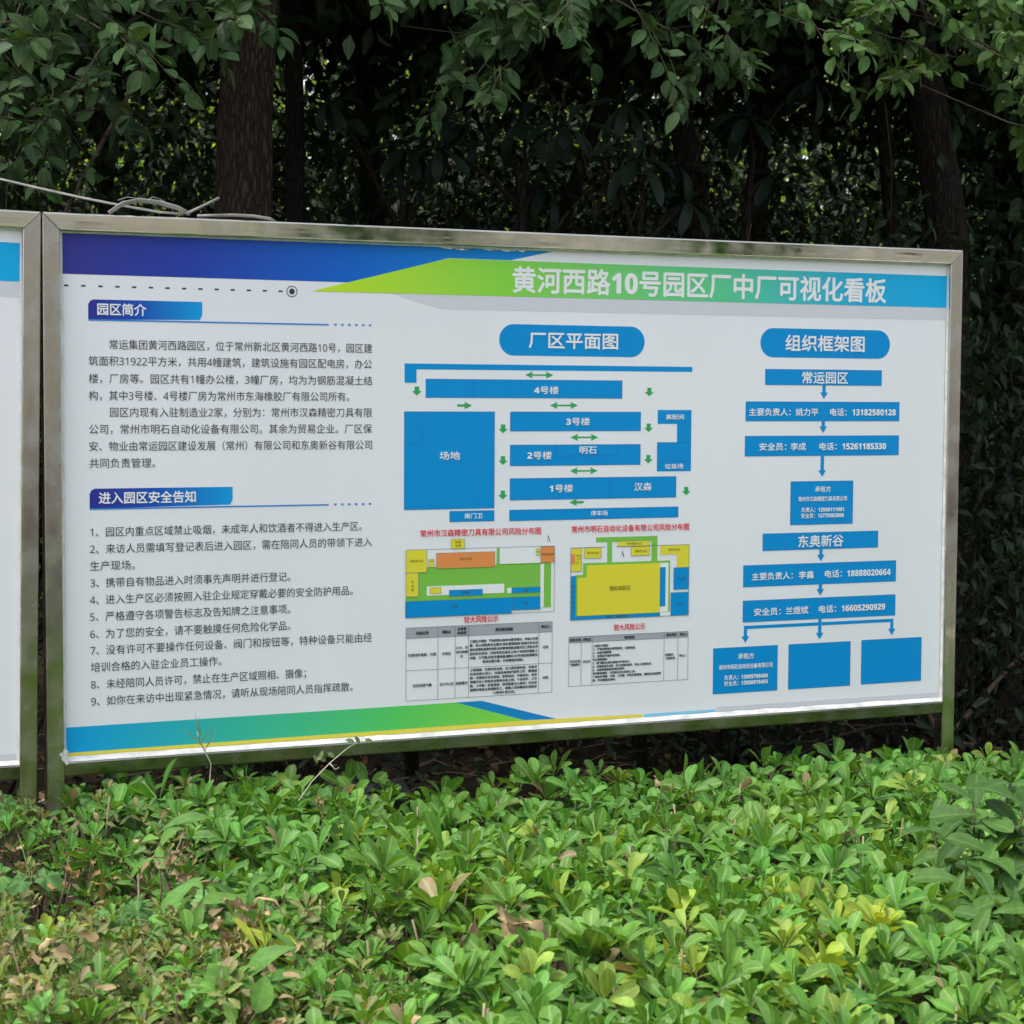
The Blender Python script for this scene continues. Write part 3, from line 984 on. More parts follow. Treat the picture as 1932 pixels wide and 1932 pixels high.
def flow(u, v0, v1, hw=5.2):
    p = Print()
    p.poly([(u, v1), (u + 12, v1 - 18), (u + hw, v1 - 18), (u + hw, v0), (u - hw, v0), (u - hw, v1 - 18), (u - 12, v1 - 18)], BLUE, 1)
    p.build('flow_arrow', panel)


for u, v0, v1 in [(2070, 374.5, 411), (2069, 470.5, 502), (2068, 563.5, 620), (2068, 815.5, 848), (2068, 910.5, 941), (2068, 1004.5, 1060)]:
    flow(u, v0, v1)
p = Print()
p.poly([(1837, 1059), (1849, 1041), (1842, 1041), (1842, 1022), (2062.5, 1022), (2062.5, 1013), (1832, 1013), (1832, 1041), (1825, 1041)], BLUE, 1)
p.build('flow_arrow', panel)
p = Print()
p.poly([(2300, 1059), (2312, 1041), (2305, 1041), (2305, 1013), (2073.5, 1013), (2073.5, 1022), (2295, 1022), (2295, 1041), (2288, 1041)], BLUE, 1)
p.build('flow_arrow', panel)

# ---- the neighbouring board, of which the right end is in view; it leans a little
root2, panel2 = board('second steel framed notice board cut off at the left, showing only its cyan banner end')
banner_parts(panel2, False)
p = Print()
p.rect(1750, 1226, 2455, 1239, ink('foot_grey', (186, 187, 192)), 1)
p.rect(48, 1226, 1748, 1239, ink('foot_pale_blue', (130, 185, 215)), 1)
p.build('footer_band', panel2)
p = Print()
p.poly([(48, 136), (730, 136.5), (986, 70), (1151, 70), (1270, 44), (48, 44)], INDIGO, 1)
p.build('indigo_stripe', panel2)
lean = R(0.9)
rm = Matrix.Rotation(lean, 4, 'Y')
piv = Vector((BW, 0, Z_TOP))
root2.rotation_euler = (0, lean, 0)
root2.location = Vector((-0.0015, 0, Z_TOP)) - (rm @ piv)

#@@VEG@@
# ================================================================ hedge in front of the boards
SOFT = lambda x, s=3.0, o=0.0: noise.noise(Vector((x[0] * s + o, x[1] * s - o, o * 1.7)))
BAG = at_z(690, 1475, 0.50)
HOLLOW = at_z(120, 1810, 0.45)


def hedge_top(x, y):
    h = 0.612 - 0.031 * x + 0.035 * SOFT((x, y), 1.6) + 0.02 * SOFT((x, y), 5.0, 3.1)
    d = math.hypot((x - BAG.x) / 0.15, (y - BAG.y - 0.06) / 0.24)
    h -= 0.25 * math.exp(-d * d)
    if y > 0.05:
        h -= 0.9 * (y - 0.05)
    d = math.hypot((x - HOLLOW.x) / 0.17, (y - HOLLOW.y) / 0.24)
    h -= 0.26 * math.exp(-d * d)
    return h


GRN = np.array((0.082, 0.215, 0.030))
YOUNG = np.array((0.26, 0.33, 0.045))
OLIVE = np.array((0.17, 0.20, 0.06))
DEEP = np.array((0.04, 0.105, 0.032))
TAN = np.array((0.36, 0.27, 0.145))


def rosette(Lv, c, axis, n, size, col, open_=1.0, wid=0.40, var=0.12):
    axis = Vector(axis).normalized()
    a = axis.orthogonal().normalized()
    b = axis.cross(a)
    ph = random.uniform(0, 6.28)
    for k in range(n):
        t = (k + 0.5) / n                                  # 0 = young, upright; 1 = old, spread
        az = ph + 2.39996 * k + random.uniform(-.25, .25)
        el = R(78) - (R(78) - R(14)) * min(1, t * open_ + random.uniform(-.08, .12))
        rad = a * math.cos(az) + b * math.sin(az)
        d = rad * math.cos(el) + axis * math.sin(el)
        nn = axis * math.cos(el) - rad * math.sin(el)
        nn = nn + Vector((random.gauss(0, .18), random.gauss(0, .18), random.gauss(0, .18)))
        l = size * (0.62 + 0.42 * min(1, t * 1.6)) * random.uniform(.85, 1.12)
        f = math.exp(random.gauss(0, var))
        cc = col * f * (1 + 0.20 * (0.5 - t)) * np.array((1 + random.gauss(0, .08), 1, 1 + random.gauss(0, .08)))
        if random.random() < .012: cc = TAN * random.uniform(.5, .9)
        Lv.add(c + rad * 0.004 - axis * 0.018 * t, d, nn, l, l * wid * random.uniform(.88, 1.15), cc, random.uniform(.0, .35))


YPOS = [at_z(px, py, .52) for px, py in [(1490, 1765), (540, 1905), (60, 1895), (350, 1880), (1280, 1880), (1330, 1830), (1640, 1840), (1540, 1900), (1890, 1760)]]
hedge = empty('hedge', (1.2, -1.4, 0), 'low clipped hedge of glossy green whorled leaves growing across the foreground', 'hedge')
H0 = Vector((1.2, -1.4, 0))
scrub = empty('small_leaf_shrub', (-0.15, -0.8, 0), 'straggly olive shrub of tiny leaves in the lower left corner of the hedge', 'shrub')
S0 = Vector((-0.15, -0.8, 0))
top, low, sm, deadl = Leaves(), Leaves(), Leaves(), Leaves()
stems, smstems = MB(), MB()
step = 0.066
ny = int(3.05 / step)
nx = int(5.3 / step)
for j in range(ny):
    for i in range(nx):
        x = -1.35 + (i + (0.5 if j % 2 else 0) + random.uniform(-.42, .42)) * step
        y = -2.95 + (j + random.uniform(-.42, .42)) * step
        if y > 0.17: continue
        h = hedge_top(x, y)
        if math.hypot((x - HOLLOW.x) / 0.15, (y - HOLLOW.y) / 0.22) < random.uniform(.5, 1.1) and random.random() < .8: continue
        # the straggly part at the left, seen from the path
        left = 1 / (1 + math.exp((x - (0.14 + 0.12 * (y + 1.5) + 0.45 * SOFT((x, y), 2.5, 9))) / 0.09))
        p = Vector((x, y, h + random.uniform(-.035, .03)))
        ax = Vector((random.gauss(0, .38), random.gauss(-.10, .36), 1))
        yel = sum(math.exp(-((x - q.x) ** 2 + (y - q.y) ** 2) / 0.004) for q in YPOS)
        yel = min(1.0, yel)
        front = max(0.0, min(1.0, (-y - 0.9) / 1.2))
        mixy = max(0.0, SOFT((x, y), 2.2, 5.0) + 0.03) * 0.28 + 0.06 * front
        col = GRN * (1 - mixy) + YOUNG * mixy
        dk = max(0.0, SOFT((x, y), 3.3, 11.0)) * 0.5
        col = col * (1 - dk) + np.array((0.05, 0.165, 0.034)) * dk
        if random.random() < .05: col = GRN * .45 + YOUNG * .55
        if yel > .3:
            col = YOUNG * np.array((1.25, 1.2, .9)) * yel + col * (1 - yel)
        if random.random() < left:
            for q in range(4):
                pq = p + Vector((random.uniform(-.04, .04), random.uniform(-.04, .04), random.uniform(-.06, .02)))
                rosette(sm, pq, ax, random.randint(5, 8), random.uniform(.022, .034), OLIVE * random.uniform(.7, 1.15) if random.random() < .7 else GRN, 1.0, .48)
            if random.random() < .6:
                smstems.tube([p, p + Vector((random.gauss(0, .03), random.gauss(0, .03), -.08)), p + Vector((random.gauss(0, .06), random.gauss(0, .06), -.24))], [.0014, .002, .003], M['twig'], 5)
            if random.random() < .35:
                for q in range(random.randint(1, 3)):
                    deadl.add(p + Vector((random.gauss(0, .04), random.gauss(0, .04), random.uniform(-.03, .03))), (random.gauss(0, 1), random.gauss(-.3, .6), random.gauss(-.4, .5)), (random.gauss(0, .6), -.6, random.gauss(.6, .4)), random.uniform(.018, .045), random.uniform(.008, .018), TAN * random.uniform(.55, 1.2), random.uniform(-.7, .9))
            if random.random() < .72: continue
        s = (random.uniform(.048, .074) if random.random() < .85 else random.uniform(.03, .095)) * (1 - 0.2 * left)
        rosette(top, p, ax, random.randint(5, 11), s, col, random.uniform(.75, 1.5), random.uniform(.37, .50), .15)
        if random.random() < .10:        # clipped ends
            a_ = p + Vector((random.gauss(0, .02), random.gauss(0, .02), 0))
            stems.tube([a_ + Vector((0, 0, -.10)), a_ + Vector((random.gauss(0, .012), random.gauss(0, .012), random.uniform(.005, .04)))], [.0026, .0022], M['dry_twig'], 5)
        if random.random() < .55:
            stems.tube([p + Vector((0, 0, -.005)), p + Vector((random.gauss(0, .02), random.gauss(0, .02), -.07)), p + Vector((random.gauss(0, .05), random.gauss(0, .05), -.22))], [.0018, .0026, .004], M['twig'], 5)
        p2 = p + Vector((random.uniform(-.04, .04), random.uniform(-.04, .04), random.uniform(-.10, -.05)))
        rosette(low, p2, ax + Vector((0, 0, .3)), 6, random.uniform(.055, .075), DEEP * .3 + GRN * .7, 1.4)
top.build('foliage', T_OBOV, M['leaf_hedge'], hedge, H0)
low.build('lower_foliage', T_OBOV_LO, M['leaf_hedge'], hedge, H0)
stems.build('branches', hedge, H0)
sm.build('foliage', T_OBOV_LO, M['leaf_hedge'], scrub, S0)
smstems.build('branches', scrub, S0)
deadl.build('withered_leaves', T_OVATE, M['leaf_dead'], scrub, S0, crumple=.05)


# ---------------------------------------------------------------- plants growing up through the hedge
def vine(label, pts, size=0.07):
    o = pts[0]
    root = empty('lobed_vine', (o.x, o.y, 0), label, 'vine', 'lobed vines scrambling over the hedge')
    L = Leaves(); sb = MB()
    prev = Vector((o.x, o.y + .05, .30))
    for q in pts:
        sb.tube([prev, (prev + q) / 2 + Vector((0, 0, .0)), q - Vector((0, 0, .03))], .0014, M['stem'], 5)
        for k in range(random.randint(3, 5)):
            c = q + Vector((random.uniform(-.055, .055), random.uniform(-.05, .05), random.uniform(-.03, .02)))
            d = Vector((random.gauss(0, 1), random.gauss(-.6, .8), random.gauss(-.2, .3)))
            n = Vector((random.gauss(0, .35), random.gauss(-.45, .3), 1))
            sb.tube([q - Vector((0, 0, .02)), c], .0012, M['stem'], 5)
            l = size * random.uniform(.75, 1.15)
            L.add(c, d, n, l, l * random.uniform(.95, 1.15), np.array((.085, .205, .05)) * math.exp(random.gauss(0, .16)), random.uniform(0, .5))
        prev = q
    L.build('leaves', lobed_template(), M['leaf_vine'], root, root.location)
    sb.build('stem', root, root.location)


M['leaf_vine'] = leaf_mat('vine_leaf', 0.6, 0.2, 0.25, 0.12, (0.2, 0.34, 0.16))
AZ = lambda px, py, z=.55: at_z(px, py, z + .05)
vine('bluish green lobed vine sprawling in front of the board\'s bottom left corner', [AZ(215, 1525, .56), AZ(190, 1510, .57), AZ(265, 1520, .58), AZ(290, 1545, .56)])
vine('lobed vine topping the hedge under the board, just left of the black sheet', [AZ(560, 1470, .56), AZ(510, 1475, .57), AZ(590, 1500, .56), AZ(640, 1560, .55), AZ(600, 1600, .54)])
vine('lobed vine leaves lying on the hedge between the two dead twig clusters', [AZ(420, 1655, .55), AZ(380, 1690, .54), AZ(440, 1700, .54), AZ(310, 1740, .53), AZ(200, 1730, .54)])
vine('lobed vine rising at the left edge below the cut off board', [AZ(10, 1500, .57), AZ(20, 1540, .56), AZ(60, 1640, .54)], .07)


M['leaf_broad'] = leaf_mat('broad_leaf', 0.55, 0.2, 0.15, 0.2, (0.2, 0.3, 0.12))


def sapling(label, spec, cols, tplm, name='broad_leaf_sapling', cat='sapling'):
    base = spec[0][0]
    root = empty(name, (base.x, base.y + .04, 0), label, cat)
    L = Leaves(); sb = MB()
    for c, n, size, ax, droop, wid in spec:
        g = Vector((base.x, base.y + .04, .25))
        sb.tube([g, (g + c) / 2 + Vector((0, 0, .04)), c], [.0032, .0026, .0018], M['twig_dark'], 6)
        ax = Vector(ax).normalized(); a = ax.orthogonal().normalized(); b_ = ax.cross(a)
        ph = random.uniform(0, 6)
        for k in range(n):
            az = ph + 2.39996 * k + random.uniform(-.2, .2)
            el = R(random.uniform(-5, 45)) - droop
            rad = a * math.cos(az) + b_ * math.sin(az)
            d = rad * math.cos(el) + ax * math.sin(el)
            nn = ax * math.cos(el) - rad * math.sin(el)
            nn += Vector((random.gauss(0, .2), random.gauss(0, .2), random.gauss(0, .2)))
            l = size * random.uniform(.75, 1.15)
            pc = c + Vector((0, 0, -.012 * k + .02))
            L.add(pc, d, nn, l, l * wid * random.uniform(.9, 1.1), np.array(random.choice(cols)) * math.exp(random.gauss(0, .13)), random.uniform(.1, .5))
    L.build('leaves', tplm, M['leaf_broad'], root, root.location)
    sb.build('stem', root, root.location)


DK = [(.042, .10, .022), (.05, .115, .024), (.062, .14, .028)]
sapling('dark sapling with big drooping oval leaves at the right edge of the hedge', [
    (AZ(1850, 1545, .68), 8, .11, (-.3, -.3, 1), .3, .44), (AZ(1930, 1540, .70), 8, .11, (-.2, -.3, 1), .3, .44), (AZ(1880, 1600, .64), 8, .105, (-.3, -.3, 1), .25, .42), (AZ(1840, 1520, .68), 7, .095, (-.2, -.2, 1), .1, .40), (AZ(1915, 1680, .60), 8, .10, (-.4, -.4, .9), .3, .42),
    (AZ(1760, 1560, .60), 5, .08, (-.5, -.2, 1), .1, .38), (AZ(1905, 1480, .68), 6, .09, (-.1, -.2, 1), 0, .42), (AZ(1820, 1640, .60), 8, .10, (-.4, -.4, .9), .3, .42), (AZ(1870, 1720, .58), 8, .095, (-.3, -.4, .9), .3, .42), (AZ(1790, 1590, .60), 7, .09, (-.5, -.3, .9), .2, .42), (AZ(1960, 1600, .66), 8, .10, (0, -.3, 1), .3, .42)], DK, T_OBOV)
sapling('sapling of long drooping leaves with pale midribs, left of centre in the hedge', [
    (AZ(385, 1675, .60), 7, .095, (-.2, -.4, 1), .35, .34), (AZ(470, 1690, .59), 7, .10, (.1, -.4, 1), .45, .34), (AZ(300, 1590, .60), 5, .10, (-.5, -.2, .8), .2, .32)],
    [(.08, .19, .036), (.07, .165, .034), (.10, .21, .04)], T_OBOV)
sapling('bright sapling with a few large pointed leaves at the bottom edge, beside pale yellow shoots', [
    (AZ(500, 1850, .58), 6, .09, (.1, -.5, .9), .2, .45), (AZ(560, 1810, .58), 4, .085, (.4, -.3, .9), .3, .45)], [(.095, .21, .036), (.075, .175, .034)], T_OBOV)


def dead_cluster(label, c, n, size, colour, spread=.035, hang=.6, stem_to=None):
    root = empty('dead_leaf_cluster', (c.x, c.y, 0), label, 'dead leaves', 'withered leaf clusters caught in the hedge')
    L = Leaves(); sb = MB()
    c = c + Vector((0, 0, .005))
    g = stem_to or (c + Vector((random.uniform(-.05, .05), .10, -.16)))
    sb.tube([g, (g + c) / 2 + Vector((.01, 0, .03)), c + Vector((0, 0, .02))], [.0028, .0022, .0015], M['dry_twig'], 6)
    for k in range(n):
        p = c + Vector((random.gauss(0, spread), random.gauss(0, spread * .5), random.gauss(0, spread * .5)))
        d = Vector((random.gauss(0, .7), random.gauss(-.3, .5), -hang + random.gauss(0, .4)))
        nn = Vector((random.gauss(0, .8), -1, random.gauss(.3, .7)))
        l = size * random.uniform(.55, 1.15)
        L.add(p, d, nn, l, l * random.uniform(.18, .42), np.array(colour) * math.exp(random.gauss(-.32, .25)), random.uniform(-1.3, 1.4))
    L.build('leaves', T_OVATE, M['leaf_dead'], root, root.location, crumple=.045)
    sb.build('twig', root, root.location)


PT = lambda px, py, z=.60: at_z(px, py, z + .03)
dead_cluster('tan curled leaves hanging in a row from a twig, left of centre near the bottom', PT(445, 1745), 9, .062, TAN * 1.25, .045, .8)
dead_cluster('two large folded pale tan leaves above the hanging dead row', PT(500, 1715), 3, .06, TAN * 1.5, .03, .1)
dead_cluster('big withered brown leaves in the middle of the hedge near the bottom', PT(955, 1735), 6, .085, TAN * 1.05, .02, 1.2)
dead_cluster('arched band of crinkled light brown leaves above the long-leaf sapling', PT(300, 1650), 14, .035, TAN, .06, .1)
dead_cluster('rusty dry leaf scraps in the straggly shrub near the left edge', PT(130, 1640), 16, .03, TAN * np.array((1, .8, .6)), .05, .4)
dead_cluster('crumpled brown leaf head standing up in the left of the hedge', PT(345, 1600, .62), 7, .045, TAN * .95, .02, .3)
dead_cluster('single red brown leaf wedged upright low at the right', PT(1750, 1785, .56), 2, .06, (.22, .07, .03), .008, .6)
dead_cluster('brown shrivelled leaf on the hedge top under the board\'s middle', PT(1250, 1495, .60), 3, .035, TAN * .9, .012, .1)
dead_cluster('tan dry stalk with scraps of leaf among the green right of the centre', PT(1600, 1580, .58), 6, .03, TAN * .9, .02, .3)
dead_cluster('small orange brown seed head right of centre, far back in the hedge', PT(1262, 1690, .57), 5, .022, (.35, .17, .07), .012, .2)
dead_cluster('pale dry leaf poking out at the bottom edge right of centre', PT(1425, 1905, .56), 2, .07, TAN * 1.4, .01, .7)
dead_cluster('pinkish brown dry leaf at the hedge top beside the grass stalk', PT(600, 1520, .60), 2, .035, (.42, .26, .16), .008, .1)
dead_cluster('dry leaves under the pale arching stem at the far left', PT(140, 1560, .60), 6, .03, TAN, .02, .4)

# grass stalk and climbing twig in front of the bottom rail
g0 = at(392, 1530, -.18); g1 = at(398, 1440, -.18); g2 = at(377, 1398, -.18)
gs = empty('grass_stalk', (g0.x, g0.y, 0), 'thin dry grass stalk crossing the bottom rail near the board\'s left end', 'grass')
sb = MB()
sb.tube([Vector((g0.x, g0.y, .2)), g0, g1, g2, at(372, 1380, -.19)], [.0018, .0016, .0012, .002, .0006], M['pale_stem'], 6)
sb.build('stem', gs, gs.location)
L = Leaves()
for px, py, dx in ((377, 1405, .5), (377, 1405, -.6), (376, 1400, .05), (385, 1418, .4), (375, 1395, -.1)):
    L.add(at(px, py, -.185), (dx, -.1, .7), (random.gauss(0, .3), -1, .3), .06, .0035, (.18, .24, .10), .2)
L.build('blades', T_BLADE, M['leaf_hedge'], gs, gs.location)
tp = [at(540, 1545, -.20), at(588, 1475, -.22), at(622, 1440, -.22), at(655, 1412, -.22), at(690, 1392, -.22)]
tw = empty('climbing_twig', (tp[0].x, tp[0].y, 0), 'bare grey twig with a few pale leaflets slanting up across the bottom rail', 'twig')
sb = MB(); sb.tube([Vector((tp[0].x - .05, tp[0].y, .3))] + tp, [.0017, .0016, .0014, .0012, .001, .0006], M['pale_stem'], 6)
sb.tube([tp[2], at(632, 1452, -.22), at(640, 1448, -.22)], [.002, .0015, .001], M['pale_stem'], 5)
sb.build('stem', tw, tw.location)
for px, py in ((610, 1425), (618, 1420), (604, 1432), (615, 1436), (668, 1400), (678, 1402), (688, 1396), (600, 1440)):
    L = Leaves()
    L.add(at(px, py, -.225), (random.gauss(0, 1), -.2, random.gauss(.2, .6)), (random.gauss(0, .4), -1, .5), .022, .011, (.16, .21, .09), .2)
    L.build('leaflet', T_OVATE, M['leaf_hedge'], tw, tw.location)
pa = [at_z(-10, 1560, .55), at_z(40, 1525, .59), at_z(95, 1506, .61), at_z(140, 1500, .62), at_z(158, 1520, .62), at_z(160, 1545, .58)]
ds = empty('arching_stem', (pa[0].x, pa[0].y, 0), 'pale bent stem arching over the hedge below the gap between the boards', 'stem')
sb = MB(); sb.tube(pa, [.0035, .0035, .0032, .003, .0026, .002], M['pale_stem'], 6); sb.build('stem', ds, ds.location)
L = Leaves()
for q in pa[1:5]:
    L.add(q, (random.gauss(0, 1), -.3, -.6), (0, -1, .3), .035, .022, (.24, .28, .10), .3)
L.build('leaves', T_OVATE, M['leaf_hedge'], ds, ds.location)

# crumpled black sheet lying behind the hedge
bc = at(690, 1475, .06)
bm = bmesh.new()
bmesh.ops.create_grid(bm, x_segments=60, y_segments=44, size=0.5)
for v in bm.verts:
    x, y = v.co.x, v.co.y
    q = Vector((x * 5, y * 6, 1.3))
    d = math.hypot(x * 1.9, y * 1.5)
    z = 0.25 * math.exp(-(d * 1.25) ** 4)
    fold = math.sin(14 * x + 5 * noise.noise(q * .6) + 6 * y) * .5 + .5
    w = noise.noise(q * .8) * .09 + fold * .045 * (0.4 + abs(noise.noise(q * .5 + Vector((3, 1, 0))))) + noise.noise(q * 3) * .012
    v.co = Vector((x * .62 + .05 * noise.noise(q * .9), y * .42 + .04 * noise.noise(q * .9 + Vector((9, 0, 0))), max(0.0, z + w * (1.2 - min(1.2, d)))))
    v.co.y += -0.2 * v.co.z
for f in bm.faces: f.smooth = True
me = bpy.data.meshes.new('black_sheet'); bm.to_mesh(me); bm.free()
me.materials.append(M['black_sheet'])
bs = link('plastic_sheet', me)
so = bs.modifiers.new('thickness', 'SOLIDIFY'); so.thickness = 0.002
bs.location = (bc.x + .01, bc.y + .06, .40)
bs.scale = (.62, .7, .78)
tag(bs, 'crumpled black plastic sheet heaped under the board behind the hedge', 'plastic sheet')

# grey straps tied along the top of the frame
st = empty('plastic_strap', (at(250, 400, .05).x, .05, 1.96), 'loose grey plastic strap with curled ends lying along the frame top', 'strap')
sb = MB()
SP = lambda *a: [at(x, y, d) for x, y, d in a]
sb.tube(SP((-900, 40, 1.9), (-420, 215, .7), (-40, 328, .10), (60, 352, .08), (150, 372, .06), (230, 388, .04), (300, 400, .03), (345, 404, .03)), .0065, M['strap'], 8, .35)
sb.tube(SP((205, 402, .03), (232, 384, .02), (262, 378, .03), (300, 382, .03), (335, 392, .02), (358, 404, .02)), .0055, M['strap'], 8, .35)
sb.tube(SP((352, 403, .02), (380, 390, .03), (412, 374, .04)), .0068, M['strap'], 8, .5)
sb.build('strap', st, st.location)
sb = MB()
sb.tube(SP((222, 378, .05), (240, 372, .05), (270, 376, .05), (320, 394, .04)), .003, M['strap'], 6, .4)
sb.tube(SP((278, 378, .05), (288, 372, .05), (300, 375, .05), (318, 386, .04), (330, 402, .03)), .003, M['strap'], 6, .4)
sb.build('loose_end', st, st.location)
hp = empty('plastic_hoop', (at(455, 409, .05).x, .05, 1.95), 'low pale plastic hoop on the frame top in front of the big trunk', 'hoop')
sb = MB(); sb.tube(SP((372, 408, .06), (400, 407, .05), (440, 406, .04), (480, 408, .04), (510, 413, .04), (520, 420, .05)), .004, M['strap'], 8); sb.build('hoop', hp, hp.location)

# ================================================================ the wood behind
def bulk(L, centre, radii, n, size, colour, var=.25, sub=None, sig=.22, wid=.5, down=.35, up=.8):
    """leaves gathered in clumps inside an ellipsoid"""
    c = np.array(centre, float); r = np.array(radii, float)
    m = sub or max(3, n // 40)
    q = rnd_dirs(m) * (rng.random((m, 1)) ** 0.45) * r + c
    idx = rng.integers(0, m, n)
    p = q[idx] + rng.normal(0, sig, (n, 3))
    d = rnd_dirs(n); d[:, 2] -= down
    nn = rnd_dirs(n) * .8; nn[:, 2] += up
    l = size * rng.uniform(.7, 1.25, n)
    # clumps differ from one another, leaves a little within them
    cl = jit(colour, m, var * .6)[idx] * np.exp(rng.normal(0, var * .5, (n, 1)))
    L.extend(p, d, nn, l, l * wid * rng.uniform(.85, 1.15, n), np.clip(cl, .003, .8), rng.uniform(0, .4, n))
    return q


def spray(L, sb, p, d, n, size, colour, length=.32, berries=None):
    """a leafy shoot: alternate leaves along a thin twig"""
    d = Vector(d).normalized()
    side = d.cross(Vector((0, 0, 1)))
    side = side.normalized() if side.length > .05 else Vector((1, 0, 0))
    pts = [p + d * (length * t) + Vector((0, 0, -.10 * t * t)) for t in (0, .35, .7, 1)]
    sb.tube([p - d * .22 + Vector((0, .12, .10))] + pts, [.003, .0024, .002, .0016, .0008], M['twig_dark'], 5)
    for k in range(n):
        t = .05 + .95 * (k + .5) / n
        q = p + d * (length * t) + Vector((0, 0, -.10 * t * t))
        s = 1 if k % 2 else -1
        dd = d * random.uniform(.2, .8) + side * s * random.uniform(.2, 1.0) + Vector((random.gauss(0, .6), random.gauss(0, .5), random.gauss(-.5, .6)))
        nn = Vector((random.gauss(0, .6), random.gauss(-.35, .55), 1))
        l = size * random.uniform(.6, 1.3)
        q2 = q + dd.normalized() * .015
        L.add(q2, dd, nn, l, l * random.uniform(.48, .62), np.array(colour) * math.exp(random.gauss(0, .22)) * np.array((1 + random.gauss(0, .1), 1, 1)), random.uniform(.0, .4))
    if berries is not None and random.random() < .7:
        for k in range(random.randint(2, 5)):
            top_ = p + d * length * random.uniform(.35, .9)
            q = top_ + Vector((random.gauss(0, .03), random.gauss(0, .03), -.05 - .05 * random.random()))
            bm_ = MB()
            bm_.tube([top_, q - Vector((0, 0, .001))], .0009, M['stem'], 4)
            ico(bm_, q, .0055, M['berry'])
            berries.append(bm_)


_ph = (1 + 5 ** .5) / 2
ICV = [Vector(v).normalized() for v in [(-1, _ph, 0), (1, _ph, 0), (-1, -_ph, 0), (1, -_ph, 0), (0, -1, _ph), (0, 1, _ph), (0, -1, -_ph), (0, 1, -_ph), (_ph, 0, -1), (_ph, 0, 1), (-_ph, 0, -1), (-_ph, 0, 1)]]
ICF = [(0, 11, 5), (0, 5, 1), (0, 1, 7), (0, 7, 10), (0, 10, 11), (1, 5, 9), (5, 11, 4), (11, 10, 2), (10, 7, 6), (7, 1, 8), (3, 9, 4), (3, 4, 2), (3, 2, 6), (3, 6, 8), (3, 8, 9), (4, 9, 5), (2, 4, 11), (6, 2, 10), (8, 6, 7), (9, 8, 1)]


def ico(b, p, r, m):
    b.add([p + v * r for v in ICV], ICF, m, True)


WINDOWS = []
for px, py, r_ in [(265, 150, .22), (330, 110, .18), (420, 175, .32), (445, 235, .25), (270, 335, .2), (385, 350, .24), (300, 260, .16), (525, 120, .2), (530, 215, .14), (690, 90, .24), (630, 120, .18), (100, 330, .18), (40, 250, .2),
                   (960, 232, .2), (925, 285, .2), (1130, 240, .28), (1030, 300, .22), (1090, 330, .2), (1185, 215, .22), (1320, 240, .26), (1290, 300, .24), (1240, 160, .2), (1420, 165, .22), (1465, 170, .16), (1480, 300, .2),
                   (1545, 300, .24), (1500, 320, .18), (1690, 385, .16), (1860, 430, .22), (1180, 380, .2), (1360, 360, .2), (860, 200, .16), (1600, 250, .16), (1050, 390, .18), (1780, 300, .16)]:
    WINDOWS.append((px, py, r_))


def cut_windows(L, y, f=1.55):
    """openings in the undergrowth through which the sunlit trees show"""
    P = np.array(L.p)
    keep = np.ones(len(P), bool)
    for px, py, wr in WINDOWS:
        q = at(px, py, y)
        wr = wr * f * (y - CAM.y) / 12.7
        k = (P[:, 0] - q.x) ** 2 + ((P[:, 2] - q.z) * 1.25) ** 2 < (wr * (.7 + .6 * rng.random(len(P)))) ** 2
        keep &= ~k
    for a_ in ('p', 'd', 'n', 'l', 'w', 'c', 'k'):
        v_ = getattr(L, a_)
        setattr(L, a_, [v_[i] for i in np.nonzero(keep)[0]])


def limb(sb, a, c, r0, r1, m, n=6):
    a, c = Vector(a), Vector(c)
    pts = []
    off = Vector((random.gauss(0, 1), random.gauss(0, 1), random.gauss(0, .6))) * (c - a).length * .07
    for k in range(n + 1):
        t = k / n
        pts.append(a.lerp(c, t) + off * math.sin(math.pi * t) + Vector((0, 0, (c - a).length * .06 * math.sin(math.pi * t))))
    sb.tube(pts, [r0 + (r1 - r0) * k / n for k in range(n + 1)], m, 7, 1.0, .1)


